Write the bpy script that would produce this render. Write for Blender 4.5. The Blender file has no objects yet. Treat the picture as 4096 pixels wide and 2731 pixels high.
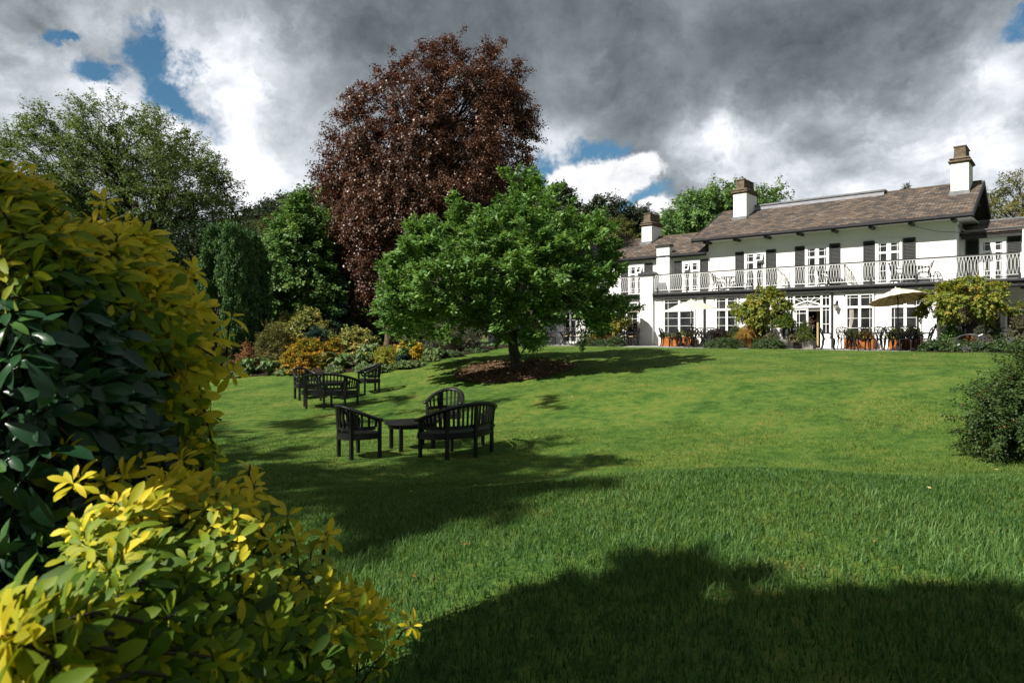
import bpy, math
import numpy as np
from mathutils import Vector, Matrix

# ------------------------------------------------------------------ camera, light, sky
SC = bpy.context.scene
COL = SC.collection
F, HOR, EYE = 2700.0, 1330.0, 2.15            # focal length and horizon in pixels of a 4096 wide frame, eye height
rng = np.random.default_rng(11)

cam_d = bpy.data.cameras.new('camera')
cam = bpy.data.objects.new('camera', cam_d)
COL.objects.link(cam)
cam.location = (0, 0, EYE)
cam.rotation_euler = (math.radians(90), 0, 0)
cam_d.sensor_width = 36
cam_d.lens = 36 * F / 4096
cam_d.shift_y = (HOR - 1365.5) / 4096
cam_d.clip_start = 0.05
cam_d.clip_end = 5000
cam_d.dof.use_dof = True
cam_d.dof.focus_distance = 14
cam_d.dof.aperture_fstop = 5.6
SC.camera = cam

SUN_EL = math.radians(43)
SUN_H = Vector((-0.834, -0.552))              # horizontal direction towards the sun
tosun = Vector((SUN_H.x * math.cos(SUN_EL), SUN_H.y * math.cos(SUN_EL), math.sin(SUN_EL)))
sd = bpy.data.lights.new('sun', 'SUN')
sd.energy = 4.8
sd.angle = math.radians(0.53)
sd.color = (1.0, 0.95, 0.87)
sun = bpy.data.objects.new('sun', sd)
COL.objects.link(sun)
sun.rotation_euler = (-tosun).to_track_quat('-Z', 'Y').to_euler()
SC.view_settings.view_transform = 'Standard'
SC.view_settings.look = 'None'
SC.view_settings.exposure = 0.85
SC.view_settings.gamma = 1.0
SC.cycles.max_bounces = 6
SC.cycles.diffuse_bounces = 3
SC.cycles.glossy_bounces = 3
SC.cycles.transparent_max_bounces = 4
SC.cycles.transmission_bounces = 3


class NT:
    """small helper for node trees"""
    def __init__(s, tree):
        s.t = tree
        s.n = tree.nodes
        s.n.clear()

    def node(s, typ, **kw):
        n = s.n.new(typ)
        for k, v in kw.items():
            setattr(n, k, v)
        return n

    def put(s, sock, v):
        if isinstance(v, bpy.types.NodeSocket):
            s.t.links.new(v, sock)
        elif v is not None:
            sock.default_value = v

    def m(s, op, a, b=None, c=None, clamp=False):
        n = s.node('ShaderNodeMath', operation=op, use_clamp=clamp)
        s.put(n.inputs[0], a)
        s.put(n.inputs[1], b)
        s.put(n.inputs[2], c)
        return n.outputs[0]

    def v(s, op, a, b=None):
        n = s.node('ShaderNodeVectorMath', operation=op)
        s.put(n.inputs[0], a)
        s.put(n.inputs[1], b)
        return n.outputs['Value'] if op in ('DOT_PRODUCT', 'LENGTH') else n.outputs[0]

    def noise(s, vec, scale, detail=4, rough=0.55, dist=0.0):
        n = s.node('ShaderNodeTexNoise')
        s.put(n.inputs['Vector'], vec)
        n.inputs['Scale'].default_value = scale
        n.inputs['Detail'].default_value = detail
        n.inputs['Roughness'].default_value = rough
        n.inputs['Distortion'].default_value = dist
        return n.outputs['Fac']

    def rng(s, x, a, b, c=0.0, d=1.0, smooth=True):
        n = s.node('ShaderNodeMapRange')
        n.interpolation_type = 'SMOOTHSTEP' if smooth else 'LINEAR'
        s.put(n.inputs[0], x)
        for i, q in enumerate((a, b, c, d)):
            s.put(n.inputs[i + 1], q)
        return n.outputs[0]

    def ramp(s, x, stops):
        n = s.node('ShaderNodeValToRGB')
        s.put(n.inputs[0], x)
        e = n.color_ramp.elements
        while len(e) < len(stops):
            e.new(0.5)
        for el, (p, c) in zip(e, stops):
            el.position = p
            el.color = (*c, 1)
        return n.outputs[0]

    def mix(s, f, a, b, mode='MIX'):
        n = s.node('ShaderNodeMix', data_type='RGBA', blend_type=mode)
        s.put(n.inputs[0], f)
        s.put(n.inputs[6], a if isinstance(a, bpy.types.NodeSocket) else (*a, 1))
        s.put(n.inputs[7], b if isinstance(b, bpy.types.NodeSocket) else (*b, 1))
        return n.outputs[2]


def pxdir(x, y):
    return Vector(((x - 2048) / F, 1.0, -(y - HOR) / F)).normalized()


def build_sky():
    w = bpy.data.worlds.new('World')
    SC.world = w
    w.use_nodes = True
    k = NT(w.node_tree)
    tc = k.node('ShaderNodeTexCoord').outputs['Generated']
    d = k.v('NORMALIZE', tc)
    sky = k.node('ShaderNodeTexSky', sky_type='NISHITA', sun_disc=False)
    sky.sun_elevation = SUN_EL
    sky.sun_rotation = math.atan2(SUN_H.x, SUN_H.y)
    sky.altitude = 100
    sky.ozone_density = 2.0
    sky.dust_density = 0.3
    # domain-warped cloud noise in direction space
    wv = k.node('ShaderNodeTexNoise')
    k.put(wv.inputs['Vector'], d)
    wv.inputs['Scale'].default_value = 3.0
    wv.inputs['Detail'].default_value = 3
    off = k.v('SCALE', k.v('SUBTRACT', wv.outputs['Color'], (0.5, 0.5, 0.5)))
    off.node.inputs['Scale'].default_value = 0.22
    dw = k.v('ADD', d, off)
    big = k.noise(dw, 2.6, 5, 0.5)
    mid = k.noise(k.v('MULTIPLY', dw, (1, 1, 1.5)), 6.0, 9, 0.54)
    fine = k.noise(k.v('MULTIPLY', dw, (1, 1, 1.2)), 15.0, 9, 0.62)
    nz = k.m('ADD', k.m('MULTIPLY', mid, 0.65), k.m('MULTIPLY', fine, 0.35))
    rag = k.m('ADD', k.m('MULTIPLY', k.noise(dw, 11.0, 10, 0.68), 0.6), k.m('MULTIPLY', k.noise(d, 30.0, 8, 0.65), 0.4))

    rw = k.node('ShaderNodeTexNoise')
    k.put(rw.inputs['Vector'], d)
    rw.inputs['Scale'].default_value = 8.0
    rw.inputs['Detail'].default_value = 8
    rw.inputs['Roughness'].default_value = 0.62
    ro = k.v('SCALE', k.v('SUBTRACT', rw.outputs['Color'], (0.5, 0.5, 0.5)))
    ro.node.inputs['Scale'].default_value = 0.15
    drag = k.v('ADD', d, ro)
    ro2 = k.v('SCALE', ro)
    ro2.node.inputs['Scale'].default_value = 0.5
    dsoft = k.v('ADD', d, ro2)

    def blob(x, y, rx, ry, rot=0.0, d=d):
        c = pxdir(x, y)
        up = Vector((0, 0, 1))
        R = c.cross(up).normalized()
        U = R.cross(c)
        a = math.radians(rot)
        R2 = R * math.cos(a) + U * math.sin(a)
        U2 = -R * math.sin(a) + U * math.cos(a)
        vv = k.v('SUBTRACT', d, tuple(c))
        s_ = k.v('DOT_PRODUCT', vv, tuple(R2 * (F / rx)))
        t_ = k.v('DOT_PRODUCT', vv, tuple(U2 * (F / ry)))
        return k.m('SQRT', k.m('ADD', k.m('MULTIPLY', s_, s_), k.m('MULTIPLY', t_, t_)))

    # grey level of the overcast, lightened and darkened over wide parts of the sky
    val = k.m('ADD', 0.215, k.m('MULTIPLY', k.m('SUBTRACT', big, 0.5), 0.30))
    val = k.m('ADD', val, k.m('MULTIPLY', k.m('SUBTRACT', nz, 0.5), 0.50))
    val = k.m('ADD', val, k.m('MULTIPLY', k.m('SUBTRACT', rag, 0.5), 0.2))
    for (x, y, rx, ry, amp) in SKY_TONES:
        g = k.m('EXPONENT', k.m('MULTIPLY', k.m('POWER', blob(x, y, rx, ry, 0.0, drag), 2.0), -1.0))
        g = k.m('MULTIPLY', g, k.rng(nz, 0.30, 0.66, 0.35, 1.25))
        val = k.m('ADD', val, k.m('MULTIPLY', g, amp))
    val = k.m('MAXIMUM', val, 0.055)
    edge1 = k.rng(k.noise(k.v('MULTIPLY', drag, (1, 1, 1.5)), 5.0, 10, 0.6), 0.47, 0.55)
    edge2 = k.rng(k.noise(k.v('MULTIPLY', drag, (1, 1, 1.4)), 11.0, 9, 0.6), 0.47, 0.57)
    val = k.m('MULTIPLY', val, k.m('ADD', 0.86, k.m('ADD', k.m('MULTIPLY', edge1, 0.17), k.m('MULTIPLY', edge2, 0.09))))
    val = k.m('MINIMUM', val, 0.78)
    tint = k.ramp(val, [(0.0, (0.80, 0.97, 1.10)), (0.22, (0.88, 0.98, 1.07)), (0.7, (0.97, 0.99, 1.04)), (1.0, (1, 1, 1))])
    cloud = k.mix(1.0, tint, k.node('ShaderNodeCombineColor').outputs[0], 'MULTIPLY')
    cc = cloud.node.inputs[7].links[0].from_node
    for i in range(3):
        k.put(cc.inputs[i], val)
    # blue gaps in the cloud
    hole = None
    for (x, y, rx, ry, rot) in SKY_HOLES:
        b = k.m('ADD', blob(x, y, rx, ry, rot, drag), k.m('MULTIPLY', k.m('SUBTRACT', rag, 0.5), 3.6))
        h = k.rng(b, 0.5, 1.4, 1.0, 0.0)
        hole = h if hole is None else k.m('MAXIMUM', hole, h)
    # heaped bright clouds standing in front of the gaps
    cum = None
    for (x, y, rx, ry, rot) in SKY_HEAPS:
        b = k.m('ADD', blob(x, y, rx, ry, rot, dsoft), k.m('MULTIPLY', k.m('SUBTRACT', rag, 0.5), 2.6))
        h = k.rng(b, 0.78, 1.2, 1.0, 0.0)
        cum = h if cum is None else k.m('MAXIMUM', cum, h)
    hole = k.m('MULTIPLY', hole, k.m('SUBTRACT', 1.0, cum))
    heapv = k.ramp(k.m('ADD', k.m('MULTIPLY', mid, 0.35), k.m('MULTIPLY', rag, 0.65)),
                   [(0.34, (0.36, 0.38, 0.42)), (0.46, (0.60, 0.61, 0.635)), (0.58, (0.80, 0.80, 0.81))])
    cloud = k.mix(cum, cloud, heapv)
    bg1 = k.node('ShaderNodeBackground')
    k.put(bg1.inputs[0], k.mix(1.0, sky.outputs[0], (0.62, 0.95, 1.0), 'MULTIPLY'))
    bg1.inputs[1].default_value = 0.05
    bg2 = k.node('ShaderNodeBackground')
    k.put(bg2.inputs[0], cloud)
    bg2.inputs[1].default_value = 0.84
    mx = k.node('ShaderNodeMixShader')
    k.put(mx.inputs[0], hole)
    k.put(mx.inputs[1], bg2.outputs[0])
    k.put(mx.inputs[2], bg1.outputs[0])
    out = k.node('ShaderNodeOutputWorld')
    k.put(out.inputs[0], mx.outputs[0])
    w.cycles.sampling_method = 'MANUAL'
    w.cycles.sample_map_resolution = 512


SKY_TONES = [  # x, y, rx, ry, amount
    (250, 420, 520, 330, 0.24), (960, 400, 240, 330, 0.42), (1080, 760, 330, 230, 0.26), (700, 620, 420, 200, 0.2),
    (60, 180, 300, 160, 0.15),
    (1900, 60, 1300, 300, -0.10), (3350, 250, 600, 300, -0.08), (1250, 120, 420, 130, -0.04),
    (2880, 610, 190, 110, 0.5), (3330, 480, 120, 70, 0.3), (2150, 600, 160, 110, 0.3),
    (3560, 690, 330, 130, 0.42), (3960, 480, 250, 300, 0.36), (3250, 740, 260, 110, 0.2), (2050, 420, 300, 160, 0.06),
    (4040, 250, 140, 140, 0.2)]
SKY_HOLES = [  # x, y, rx, ry, rotation
    (655, 250, 130, 65, -30), (735, 350, 130, 70, -35), (430, 300, 85, 45, 10), (250, 150, 40, 22, 0),
    (2370, 600, 150, 62, 12), (2160, 690, 50, 75, 0), (2570, 800, 130, 62, 25), (2470, 560, 70, 50, 0), (4090, 50, 90, 55, 30)]
SKY_HEAPS = [
    (2440, 715, 215, 105, 10), (2270, 730, 95, 75, 0), (2330, 790, 160, 80, 0), (2560, 660, 110, 70, 0), (2640, 850, 100, 60, 20)]
build_sky()


# ------------------------------------------------------------------ helpers
def at(px, Y):
    """world X of picture column px at depth Y"""
    return (px - 2048) / F * Y


def zat(py, Y):
    return EYE - (py - HOR) / F * Y


def tag(o, label=None, cat=None, group=None, kind=None):
    if label:
        o['label'] = label
    if cat:
        o['category'] = cat
    if group:
        o['group'] = group
    if kind:
        o['kind'] = kind
    return o


def empty(name, loc=(0, 0, 0), rz=0.0):
    o = bpy.data.objects.new(name, None)
    o.empty_display_size = 0.2
    o.location = loc
    o.rotation_euler = (0, 0, rz)
    COL.objects.link(o)
    return o


def copy_tree(o, parent=None):
    c = o.copy()
    COL.objects.link(c)
    c.parent = parent
    for ch in o.children:
        copy_tree(ch, c)
    return c


class MB:
    """collects boxes, bars, tubes and sheets; build() links them as one mesh object"""
    def __init__(s):
        s.v, s.f, s.uv = [], [], {}

    def add(s, vs, fs):
        b = len(s.v)
        s.v += [tuple(p) for p in vs]
        s.f += [tuple(b + i for i in q) for q in fs]
        return s

    def box(s, x0, x1, y0, y1, z0, z1):
        return s.add([(x0, y0, z0), (x1, y0, z0), (x1, y1, z0), (x0, y1, z0), (x0, y0, z1), (x1, y0, z1), (x1, y1, z1), (x0, y1, z1)],
                     [(0, 3, 2, 1), (4, 5, 6, 7), (0, 1, 5, 4), (1, 2, 6, 5), (2, 3, 7, 6), (3, 0, 4, 7)])

    def frustum(s, x0, x1, y0, y1, z0, z1, e):
        """box whose top is inset by e on every side"""
        return s.add([(x0, y0, z0), (x1, y0, z0), (x1, y1, z0), (x0, y1, z0), (x0 + e, y0 + e, z1), (x1 - e, y0 + e, z1), (x1 - e, y1 - e, z1), (x0 + e, y1 - e, z1)],
                     [(0, 3, 2, 1), (4, 5, 6, 7), (0, 1, 5, 4), (1, 2, 6, 5), (2, 3, 7, 6), (3, 0, 4, 7)])

    def tube(s, pts, rad, n=6, flat=1.0, closed=False):
        pts = [Vector(p) for p in pts]
        if not hasattr(rad, '__len__'):
            rad = [rad] * len(pts)
        b0 = len(s.v)
        L = len(pts)
        ref = None
        for i, p in enumerate(pts):
            if closed:
                t = pts[(i + 1) % L] - pts[i - 1]
            else:
                t = pts[min(i + 1, L - 1)] - pts[max(i - 1, 0)]
            if t.length < 1e-9:
                t = Vector((0, 0, 1))
            t.normalize()
            if ref is None:
                ref = Vector((0, 0, 1)) if abs(t.z) < 0.9 else Vector((0, 1, 0))
            sd_ = t.cross(ref)
            if sd_.length < 1e-6:
                sd_ = t.orthogonal()
            sd_.normalize()
            up = sd_.cross(t)
            ref = up
            for j in range(n):
                a = 2 * math.pi * (j + 0.5) / n
                s.v.append(tuple(p + sd_ * (math.cos(a) * rad[i]) + up * (math.sin(a) * rad[i] * flat)))
        for i in range(L if closed else L - 1):
            i2 = (i + 1) % L
            for j in range(n):
                j2 = (j + 1) % n
                s.f.append((b0 + i * n + j, b0 + i * n + j2, b0 + i2 * n + j2, b0 + i2 * n + j))
        if not closed:
            s.f.append(tuple(b0 + j for j in range(n))[::-1])
            s.f.append(tuple(b0 + (L - 1) * n + j for j in range(n)))
        return s

    def bar(s, a, b, w, d=None):
        """square bar from a to b"""
        return s.tube([a, b], (w if d is None else w) * 0.7071, 4, 1.0 if d is None else d / w)

    def lathe(s, prof, c=(0, 0, 0), n=20):
        b = len(s.v)
        for (r, z) in prof:
            for j in range(n):
                a = 2 * math.pi * j / n
                s.v.append((c[0] + r * math.cos(a), c[1] + r * math.sin(a), c[2] + z))
        for i in range(len(prof) - 1):
            for j in range(n):
                j2 = (j + 1) % n
                s.f.append((b + i * n + j, b + i * n + j2, b + (i + 1) * n + j2, b + (i + 1) * n + j))
        s.f.append(tuple(b + j for j in range(n))[::-1])
        s.f.append(tuple(b + (len(prof) - 1) * n + j for j in range(n)))
        return s

    def prism(s, poly, y0, y1):
        """polygon in x,z pulled along y"""
        n = len(poly)
        vs = [(x, y0, z) for x, z in poly] + [(x, y1, z) for x, z in poly]
        fs = [tuple(range(n)), tuple(range(2 * n - 1, n - 1, -1))]
        fs += [(i, (i + 1) % n, n + (i + 1) % n, n + i)[::-1] for i in range(n)]
        return s.add(vs, fs)

    def build(s, name, mat, parent=None, smooth=False, bevel=0.0, loc=(0, 0, 0), rz=0.0):
        me = bpy.data.meshes.new(name)
        me.from_pydata(s.v, [], s.f)
        me.materials.append(mat)
        if smooth:
            me.shade_smooth()
        o = bpy.data.objects.new(name, me)
        COL.objects.link(o)
        o.parent = parent
        o.location = loc
        o.rotation_euler = (0, 0, rz)
        if bevel:
            bv = o.modifiers.new('bevel', 'BEVEL')
            bv.width = bevel
            bv.segments = 2
            bv.limit_method = 'ANGLE'
        return o


def np_mesh(name, V, Fc, mat, attrs=None, parent=None, loc=(0, 0, 0), smooth=False):
    """mesh object from arrays: V (n,3), Fc (m,k) faces with k corners"""
    V = np.asarray(V, np.float32)
    Fc = np.asarray(Fc, np.int32)
    me = bpy.data.meshes.new(name)
    k = Fc.shape[1]
    me.vertices.add(len(V))
    me.vertices.foreach_set('co', V.ravel())
    me.loops.add(Fc.size)
    me.loops.foreach_set('vertex_index', Fc.ravel())
    me.polygons.add(len(Fc))
    me.polygons.foreach_set('loop_start', np.arange(0, Fc.size, k, dtype=np.int32))
    if smooth:
        me.polygons.foreach_set('use_smooth', np.ones(len(Fc), bool))
    for an, av in (attrs or {}).items():
        a = me.attributes.new(an, 'FLOAT', 'POINT')
        a.data.foreach_set('value', np.asarray(av, np.float32))
    me.update(calc_edges=True)
    me.materials.append(mat)
    o = bpy.data.objects.new(name, me)
    COL.objects.link(o)
    o.parent = parent
    o.location = loc
    return o


def unit(a):
    return a / np.maximum(np.linalg.norm(a, axis=-1, keepdims=True), 1e-9)


def vnoise(P, seed=0):
    """cheap smooth 2-D value noise in numpy, 0..1"""
    P = np.asarray(P, float)
    i = np.floor(P).astype(int)
    f = P - i
    f = f * f * (3 - 2 * f)

    def h(a, b):
        n = (a * 374761393 + b * 668265263 + seed * 974711) & 0x7fffffff
        n = ((n ^ (n >> 13)) * 1274126177) & 0x7fffffff
        return (n & 0xffff) / 65535.0
    x, y = i[..., 0], i[..., 1]
    return ((h(x, y) * (1 - f[..., 0]) + h(x + 1, y) * f[..., 0]) * (1 - f[..., 1])
            + (h(x, y + 1) * (1 - f[..., 0]) + h(x + 1, y + 1) * f[..., 0]) * f[..., 1])


# ------------------------------------------------------------------ materials
def principled(name, rough=0.6, spec=0.4):
    m = bpy.data.materials.new(name)
    m.use_nodes = True
    k = NT(m.node_tree)
    p = k.node('ShaderNodeBsdfPrincipled')
    p.inputs['Roughness'].default_value = rough
    p.inputs['Specular IOR Level'].default_value = spec
    o = k.node('ShaderNodeOutputMaterial')
    k.put(o.inputs[0], p.outputs[0])
    return m, k, p, o


def plain(name, c1, c2=None, scale=8.0, rough=0.6, spec=0.4, bump=0.0, bscale=60.0, metal=0.0, detail=5):
    m, k, p, o = principled(name, rough, spec)
    tc = k.node('ShaderNodeTexCoord').outputs['Object']
    if c2 is None:
        c2 = tuple(q * 0.8 for q in c1)
    n = k.noise(tc, scale, detail, 0.6)
    k.put(p.inputs['Base Color'], k.ramp(n, [(0.35, c1), (0.68, c2)]))
    p.inputs['Metallic'].default_value = metal
    if bump:
        b = k.node('ShaderNodeBump')
        b.inputs['Strength'].default_value = 1.0
        b.inputs['Distance'].default_value = bump
        k.put(b.inputs['Height'], k.noise(tc, bscale, 4, 0.6))
        k.put(p.inputs['Normal'], b.outputs[0])
    return m


GAIN = {'magnolia_leaf': 2.3, 'broad_green_leaf': 2.2, 'yew_needles': 2.3, 'copper_beech_leaf': 1.4, 'grey_green_leaf': 2.2, 'dark_evergreen_leaf': 1.5,
        'fern_frond': 2.1, 'bronze_green_leaf': 1.8, 'juniper_needles': 2.0, 'rhododendron_leaf': 1.9, 'small_dark_leaf': 1.6, 'heather_needles': 1.3, 'golden_leaf': 1.15, 'azalea_leaf': 1.5, 'round_low_leaf': 1.3, 'lime_flower': 1.2, 'glossy_dark_leaf': 1.6, 'blue_green_needles': 1.4, 'maple_leaf': 1.25}


def leafmat(name, stops, rough=0.45, spec=0.35, trans=0.3, tint=(1.25, 1.25, 0.6), pscale=0.5, pamt=0.35):
    """leaf: colour picked per leaf, drifting slowly through the plant, some light let through"""
    m, k, p, o = principled(name, rough, spec)
    a = k.node('ShaderNodeAttribute', attribute_name='rnd').outputs['Fac']
    pos = k.node('ShaderNodeTexCoord').outputs['Object']
    n = k.noise(pos, pscale, 3, 0.5)
    x = k.m('ADD', a, k.m('MULTIPLY', k.m('SUBTRACT', n, 0.5), pamt * 2), clamp=True)
    q_ = GAIN.get(name, 1.0)
    c = k.ramp(x, [(a_, tuple(min(v_ * q_, 0.85) for v_ in b_)) for a_, b_ in stops])
    k.put(p.inputs['Base Color'], c)
    t = k.node('ShaderNodeBsdfTranslucent')
    k.put(t.inputs[0], k.mix(1.0, c, tint, 'MULTIPLY'))
    mx = k.node('ShaderNodeMixShader')
    mx.inputs[0].default_value = trans
    k.put(mx.inputs[1], p.outputs[0])
    k.put(mx.inputs[2], t.outputs[0])
    k.put(o.inputs[0], mx.outputs[0])
    return m


M = {}
M['white'] = plain('white_render', (0.80, 0.79, 0.77), (0.74, 0.735, 0.72), 1.5, 0.85, 0.2, 0.012, 26)
M['white_smooth'] = plain('white_paint', (0.80, 0.80, 0.79), (0.76, 0.76, 0.75), 3, 0.5, 0.4)
M['black'] = plain('black_paint', (0.018, 0.018, 0.02), (0.03, 0.03, 0.032), 6, 0.45, 0.4)
M['shutter'] = plain('shutter_paint', (0.022, 0.024, 0.024), (0.035, 0.036, 0.036), 9, 0.5, 0.35)
M['iron'] = plain('cast_iron', (0.010, 0.0095, 0.010), (0.018, 0.016, 0.016), 30, 0.5, 0.25)
M['teak'] = plain('dark_stained_wood', (0.0055, 0.0052, 0.0055), (0.011, 0.0105, 0.011), 14, 0.42, 0.35, 0.002, 90)
M['corten'] = plain('rusted_steel', (0.36, 0.125, 0.028), (0.22, 0.07, 0.02), 5, 0.8, 0.2, 0.002, 80)
M['concrete'] = plain('grey_pot', (0.24, 0.225, 0.20), (0.17, 0.16, 0.145), 7, 0.85, 0.2, 0.003, 60)
M['paving'] = plain('stone_paving', (0.30, 0.29, 0.27), (0.22, 0.21, 0.2), 2.2, 0.85, 0.2, 0.004, 30)
M['soil'] = plain('bed_soil', (0.018, 0.013, 0.009), (0.034, 0.024, 0.016), 3.0, 0.95, 0.1, 0.03, 14)
M['flashing'] = plain('pale_flashing', (0.30, 0.30, 0.33), (0.22, 0.22, 0.25), 3, 0.6, 0.3)
M['lead'] = plain('lead_sheet', (0.11, 0.115, 0.12), (0.18, 0.185, 0.19), 4, 0.6, 0.4)
M['stone'] = plain('chimney_stone', (0.16, 0.125, 0.085), (0.07, 0.055, 0.04), 6, 0.9, 0.2, 0.01, 40)
M['bark'] = plain('bark', (0.055, 0.043, 0.032), (0.025, 0.02, 0.016), 7, 0.9, 0.15, 0.03, 24)
M['bark_lichen'] = plain('bark_with_lichen', (0.030, 0.025, 0.020), (0.10, 0.095, 0.075), 9, 0.9, 0.15, 0.02, 30)
M['bark_tan'] = plain('tan_bark', (0.14, 0.10, 0.06), (0.07, 0.05, 0.03), 7, 0.9, 0.15, 0.02, 30)
M['cushion'] = plain('straw_cushion', (0.42, 0.32, 0.16), (0.36, 0.27, 0.13), 9, 0.9, 0.1)
M['dark_room'] = plain('dark_interior', (0.035, 0.032, 0.03), (0.028, 0.026, 0.024), 2, 0.9, 0.1)
M['hose'] = plain('grey_hose', (0.05, 0.05, 0.055), (0.03, 0.03, 0.034), 20, 0.45, 0.4)
M['tape'] = plain('white_tape', (0.7, 0.7, 0.7), None, 20, 0.6, 0.3)
M['orange'] = plain('orange_plastic', (0.75, 0.28, 0.015), None, 20, 0.4, 0.4)
M['grey_plastic'] = plain('grey_plastic', (0.06, 0.065, 0.07), None, 12, 0.45, 0.4)
M['green_glaze'] = plain('green_glaze', (0.012, 0.05, 0.04), (0.02, 0.07, 0.055), 8, 0.2, 0.5)
M['curtain'] = plain('curtain', (0.35, 0.31, 0.25), None, 8, 0.9, 0.1)


def glassmat():
    m, k, p, o = principled('window_glass', 0.03, 0.9)
    tc = k.node('ShaderNodeTexCoord').outputs['Object']
    k.put(p.inputs['Base Color'], k.ramp(k.noise(tc, 1.6, 2, 0.5), [(0.35, (0.006, 0.007, 0.008)), (0.7, (0.04, 0.041, 0.040))]))
    b = k.node('ShaderNodeBump')
    b.inputs['Distance'].default_value = 0.004
    b.inputs['Strength'].default_value = 0.6
    k.put(b.inputs['Height'], k.noise(tc, 1.3, 1, 0.5))
    k.put(p.inputs['Normal'], b.outputs[0])
    return m


M['glass'] = glassmat()


def lampglass():
    m, k, p, o = principled('lamp_glass', 0.15, 0.5)
    p.inputs['Base Color'].default_value = (0.55, 0.5, 0.4, 1)
    p.inputs['Transmission Weight'].default_value = 0.4
    return m


M['lampglass'] = lampglass()


def slatemat():
    m, k, p, o = principled('roof_slates', 0.85, 0.2)
    uv = k.node('ShaderNodeUVMap').outputs[0]
    wob = k.node('ShaderNodeTexNoise')
    k.put(wob.inputs['Vector'], uv)
    wob.inputs['Scale'].default_value = 1.1
    wob.inputs['Detail'].default_value = 4
    o1 = k.v('SCALE', k.v('SUBTRACT', wob.outputs['Color'], (0.5, 0.5, 0.5)))
    o1.node.inputs['Scale'].default_value = 0.09
    uvw = k.v('ADD', uv, o1)
    br = k.node('ShaderNodeTexBrick', offset=0.5, squash=1.0)
    k.put(br.inputs['Vector'], uvw)
    br.inputs['Color1'].default_value = (0, 0, 0, 1)
    br.inputs['Color2'].default_value = (1, 1, 1, 1)
    br.inputs['Mortar'].default_value = (0.5, 0.5, 0.5, 1)
    br.inputs['Scale'].default_value = 1.0
    br.inputs['Mortar Size'].default_value = 0.014
    br.inputs['Mortar Smooth'].default_value = 0.3
    br.inputs['Brick Width'].default_value = 0.28
    br.inputs['Row Height'].default_value = 0.16
    per = k.node('ShaderNodeSeparateColor')
    k.put(per.inputs[0], br.outputs['Color'])
    n = k.noise(uv, 0.9, 5, 0.65)
    n2 = k.noise(uv, 9.0, 4, 0.6)
    x = k.m('ADD', k.m('MULTIPLY', per.outputs[0], 0.40), k.m('MULTIPLY', n, 0.60))
    c = k.ramp(x, [(0.24, (0.036, 0.034, 0.034)), (0.40, (0.066, 0.056, 0.050)), (0.52, (0.100, 0.078, 0.062)),
                   (0.64, (0.145, 0.104, 0.074)), (0.80, (0.18, 0.168, 0.152))])
    c = k.mix(k.rng(n2, 0.60, 0.72), c, (0.24, 0.22, 0.19))
    c = k.mix(k.m('MULTIPLY', br.outputs['Fac'], 0.85), c, (0.022, 0.018, 0.016))
    k.put(p.inputs['Base Color'], c)
    b = k.node('ShaderNodeBump')
    b.inputs['Distance'].default_value = 0.02
    hgt = k.m('ADD', k.m('SUBTRACT', k.m('MULTIPLY', per.outputs[0], 0.5), br.outputs['Fac']), k.m('MULTIPLY', n2, 0.5))
    k.put(b.inputs['Height'], hgt)
    k.put(p.inputs['Normal'], b.outputs[0])
    return m


M['slate'] = slatemat()


def lawnmat():
    m, k, p, o = principled('lawn_turf', 0.9, 0.1)
    tc = k.node('ShaderNodeTexCoord').outputs['Object']
    big = k.noise(tc, 0.8, 4, 0.6)
    st = k.noise(k.v('MULTIPLY', tc, (1, 1, 1)), 4.2, 6, 0.65)
    fi = k.noise(tc, 26, 4, 0.7)
    x = k.m('ADD', k.m('ADD', k.m('MULTIPLY', big, 0.35), k.m('MULTIPLY', st, 0.4)), k.m('MULTIPLY', fi, 0.25))
    c = k.ramp(x, [(0.39, (0.026, 0.066, 0.012)), (0.47, (0.058, 0.116, 0.019)), (0.53, (0.094, 0.150, 0.025)), (0.62, (0.160, 0.160, 0.036))])
    k.put(p.inputs['Base Color'], c)
    b = k.node('ShaderNodeBump')
    b.inputs['Distance'].default_value = 0.03
    k.put(b.inputs['Height'], k.m('ADD', fi, k.m('MULTIPLY', st, 0.6)))
    k.put(p.inputs['Normal'], b.outputs[0])
    return m


M['lawn'] = lawnmat()


def mulchmat():
    m, k, p, o = principled('bark_mulch', 0.9, 0.15)
    tc = k.node('ShaderNodeTexCoord').outputs['Object']
    vo = k.node('ShaderNodeTexVoronoi')
    k.put(vo.inputs['Vector'], tc)
    vo.inputs['Scale'].default_value = 16
    c = k.ramp(k.noise(vo.outputs['Color'], 3.0, 2, 0.5), [(0.3, (0.035, 0.021, 0.013)), (0.55, (0.11, 0.066, 0.036)), (0.7, (0.27, 0.17, 0.095))])
    k.put(p.inputs['Base Color'], c)
    b = k.node('ShaderNodeBump')
    b.inputs['Distance'].default_value = 0.03
    k.put(b.inputs['Height'], vo.outputs['Distance'])
    k.put(p.inputs['Normal'], b.outputs[0])
    return m


M['mulch'] = mulchmat()

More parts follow.
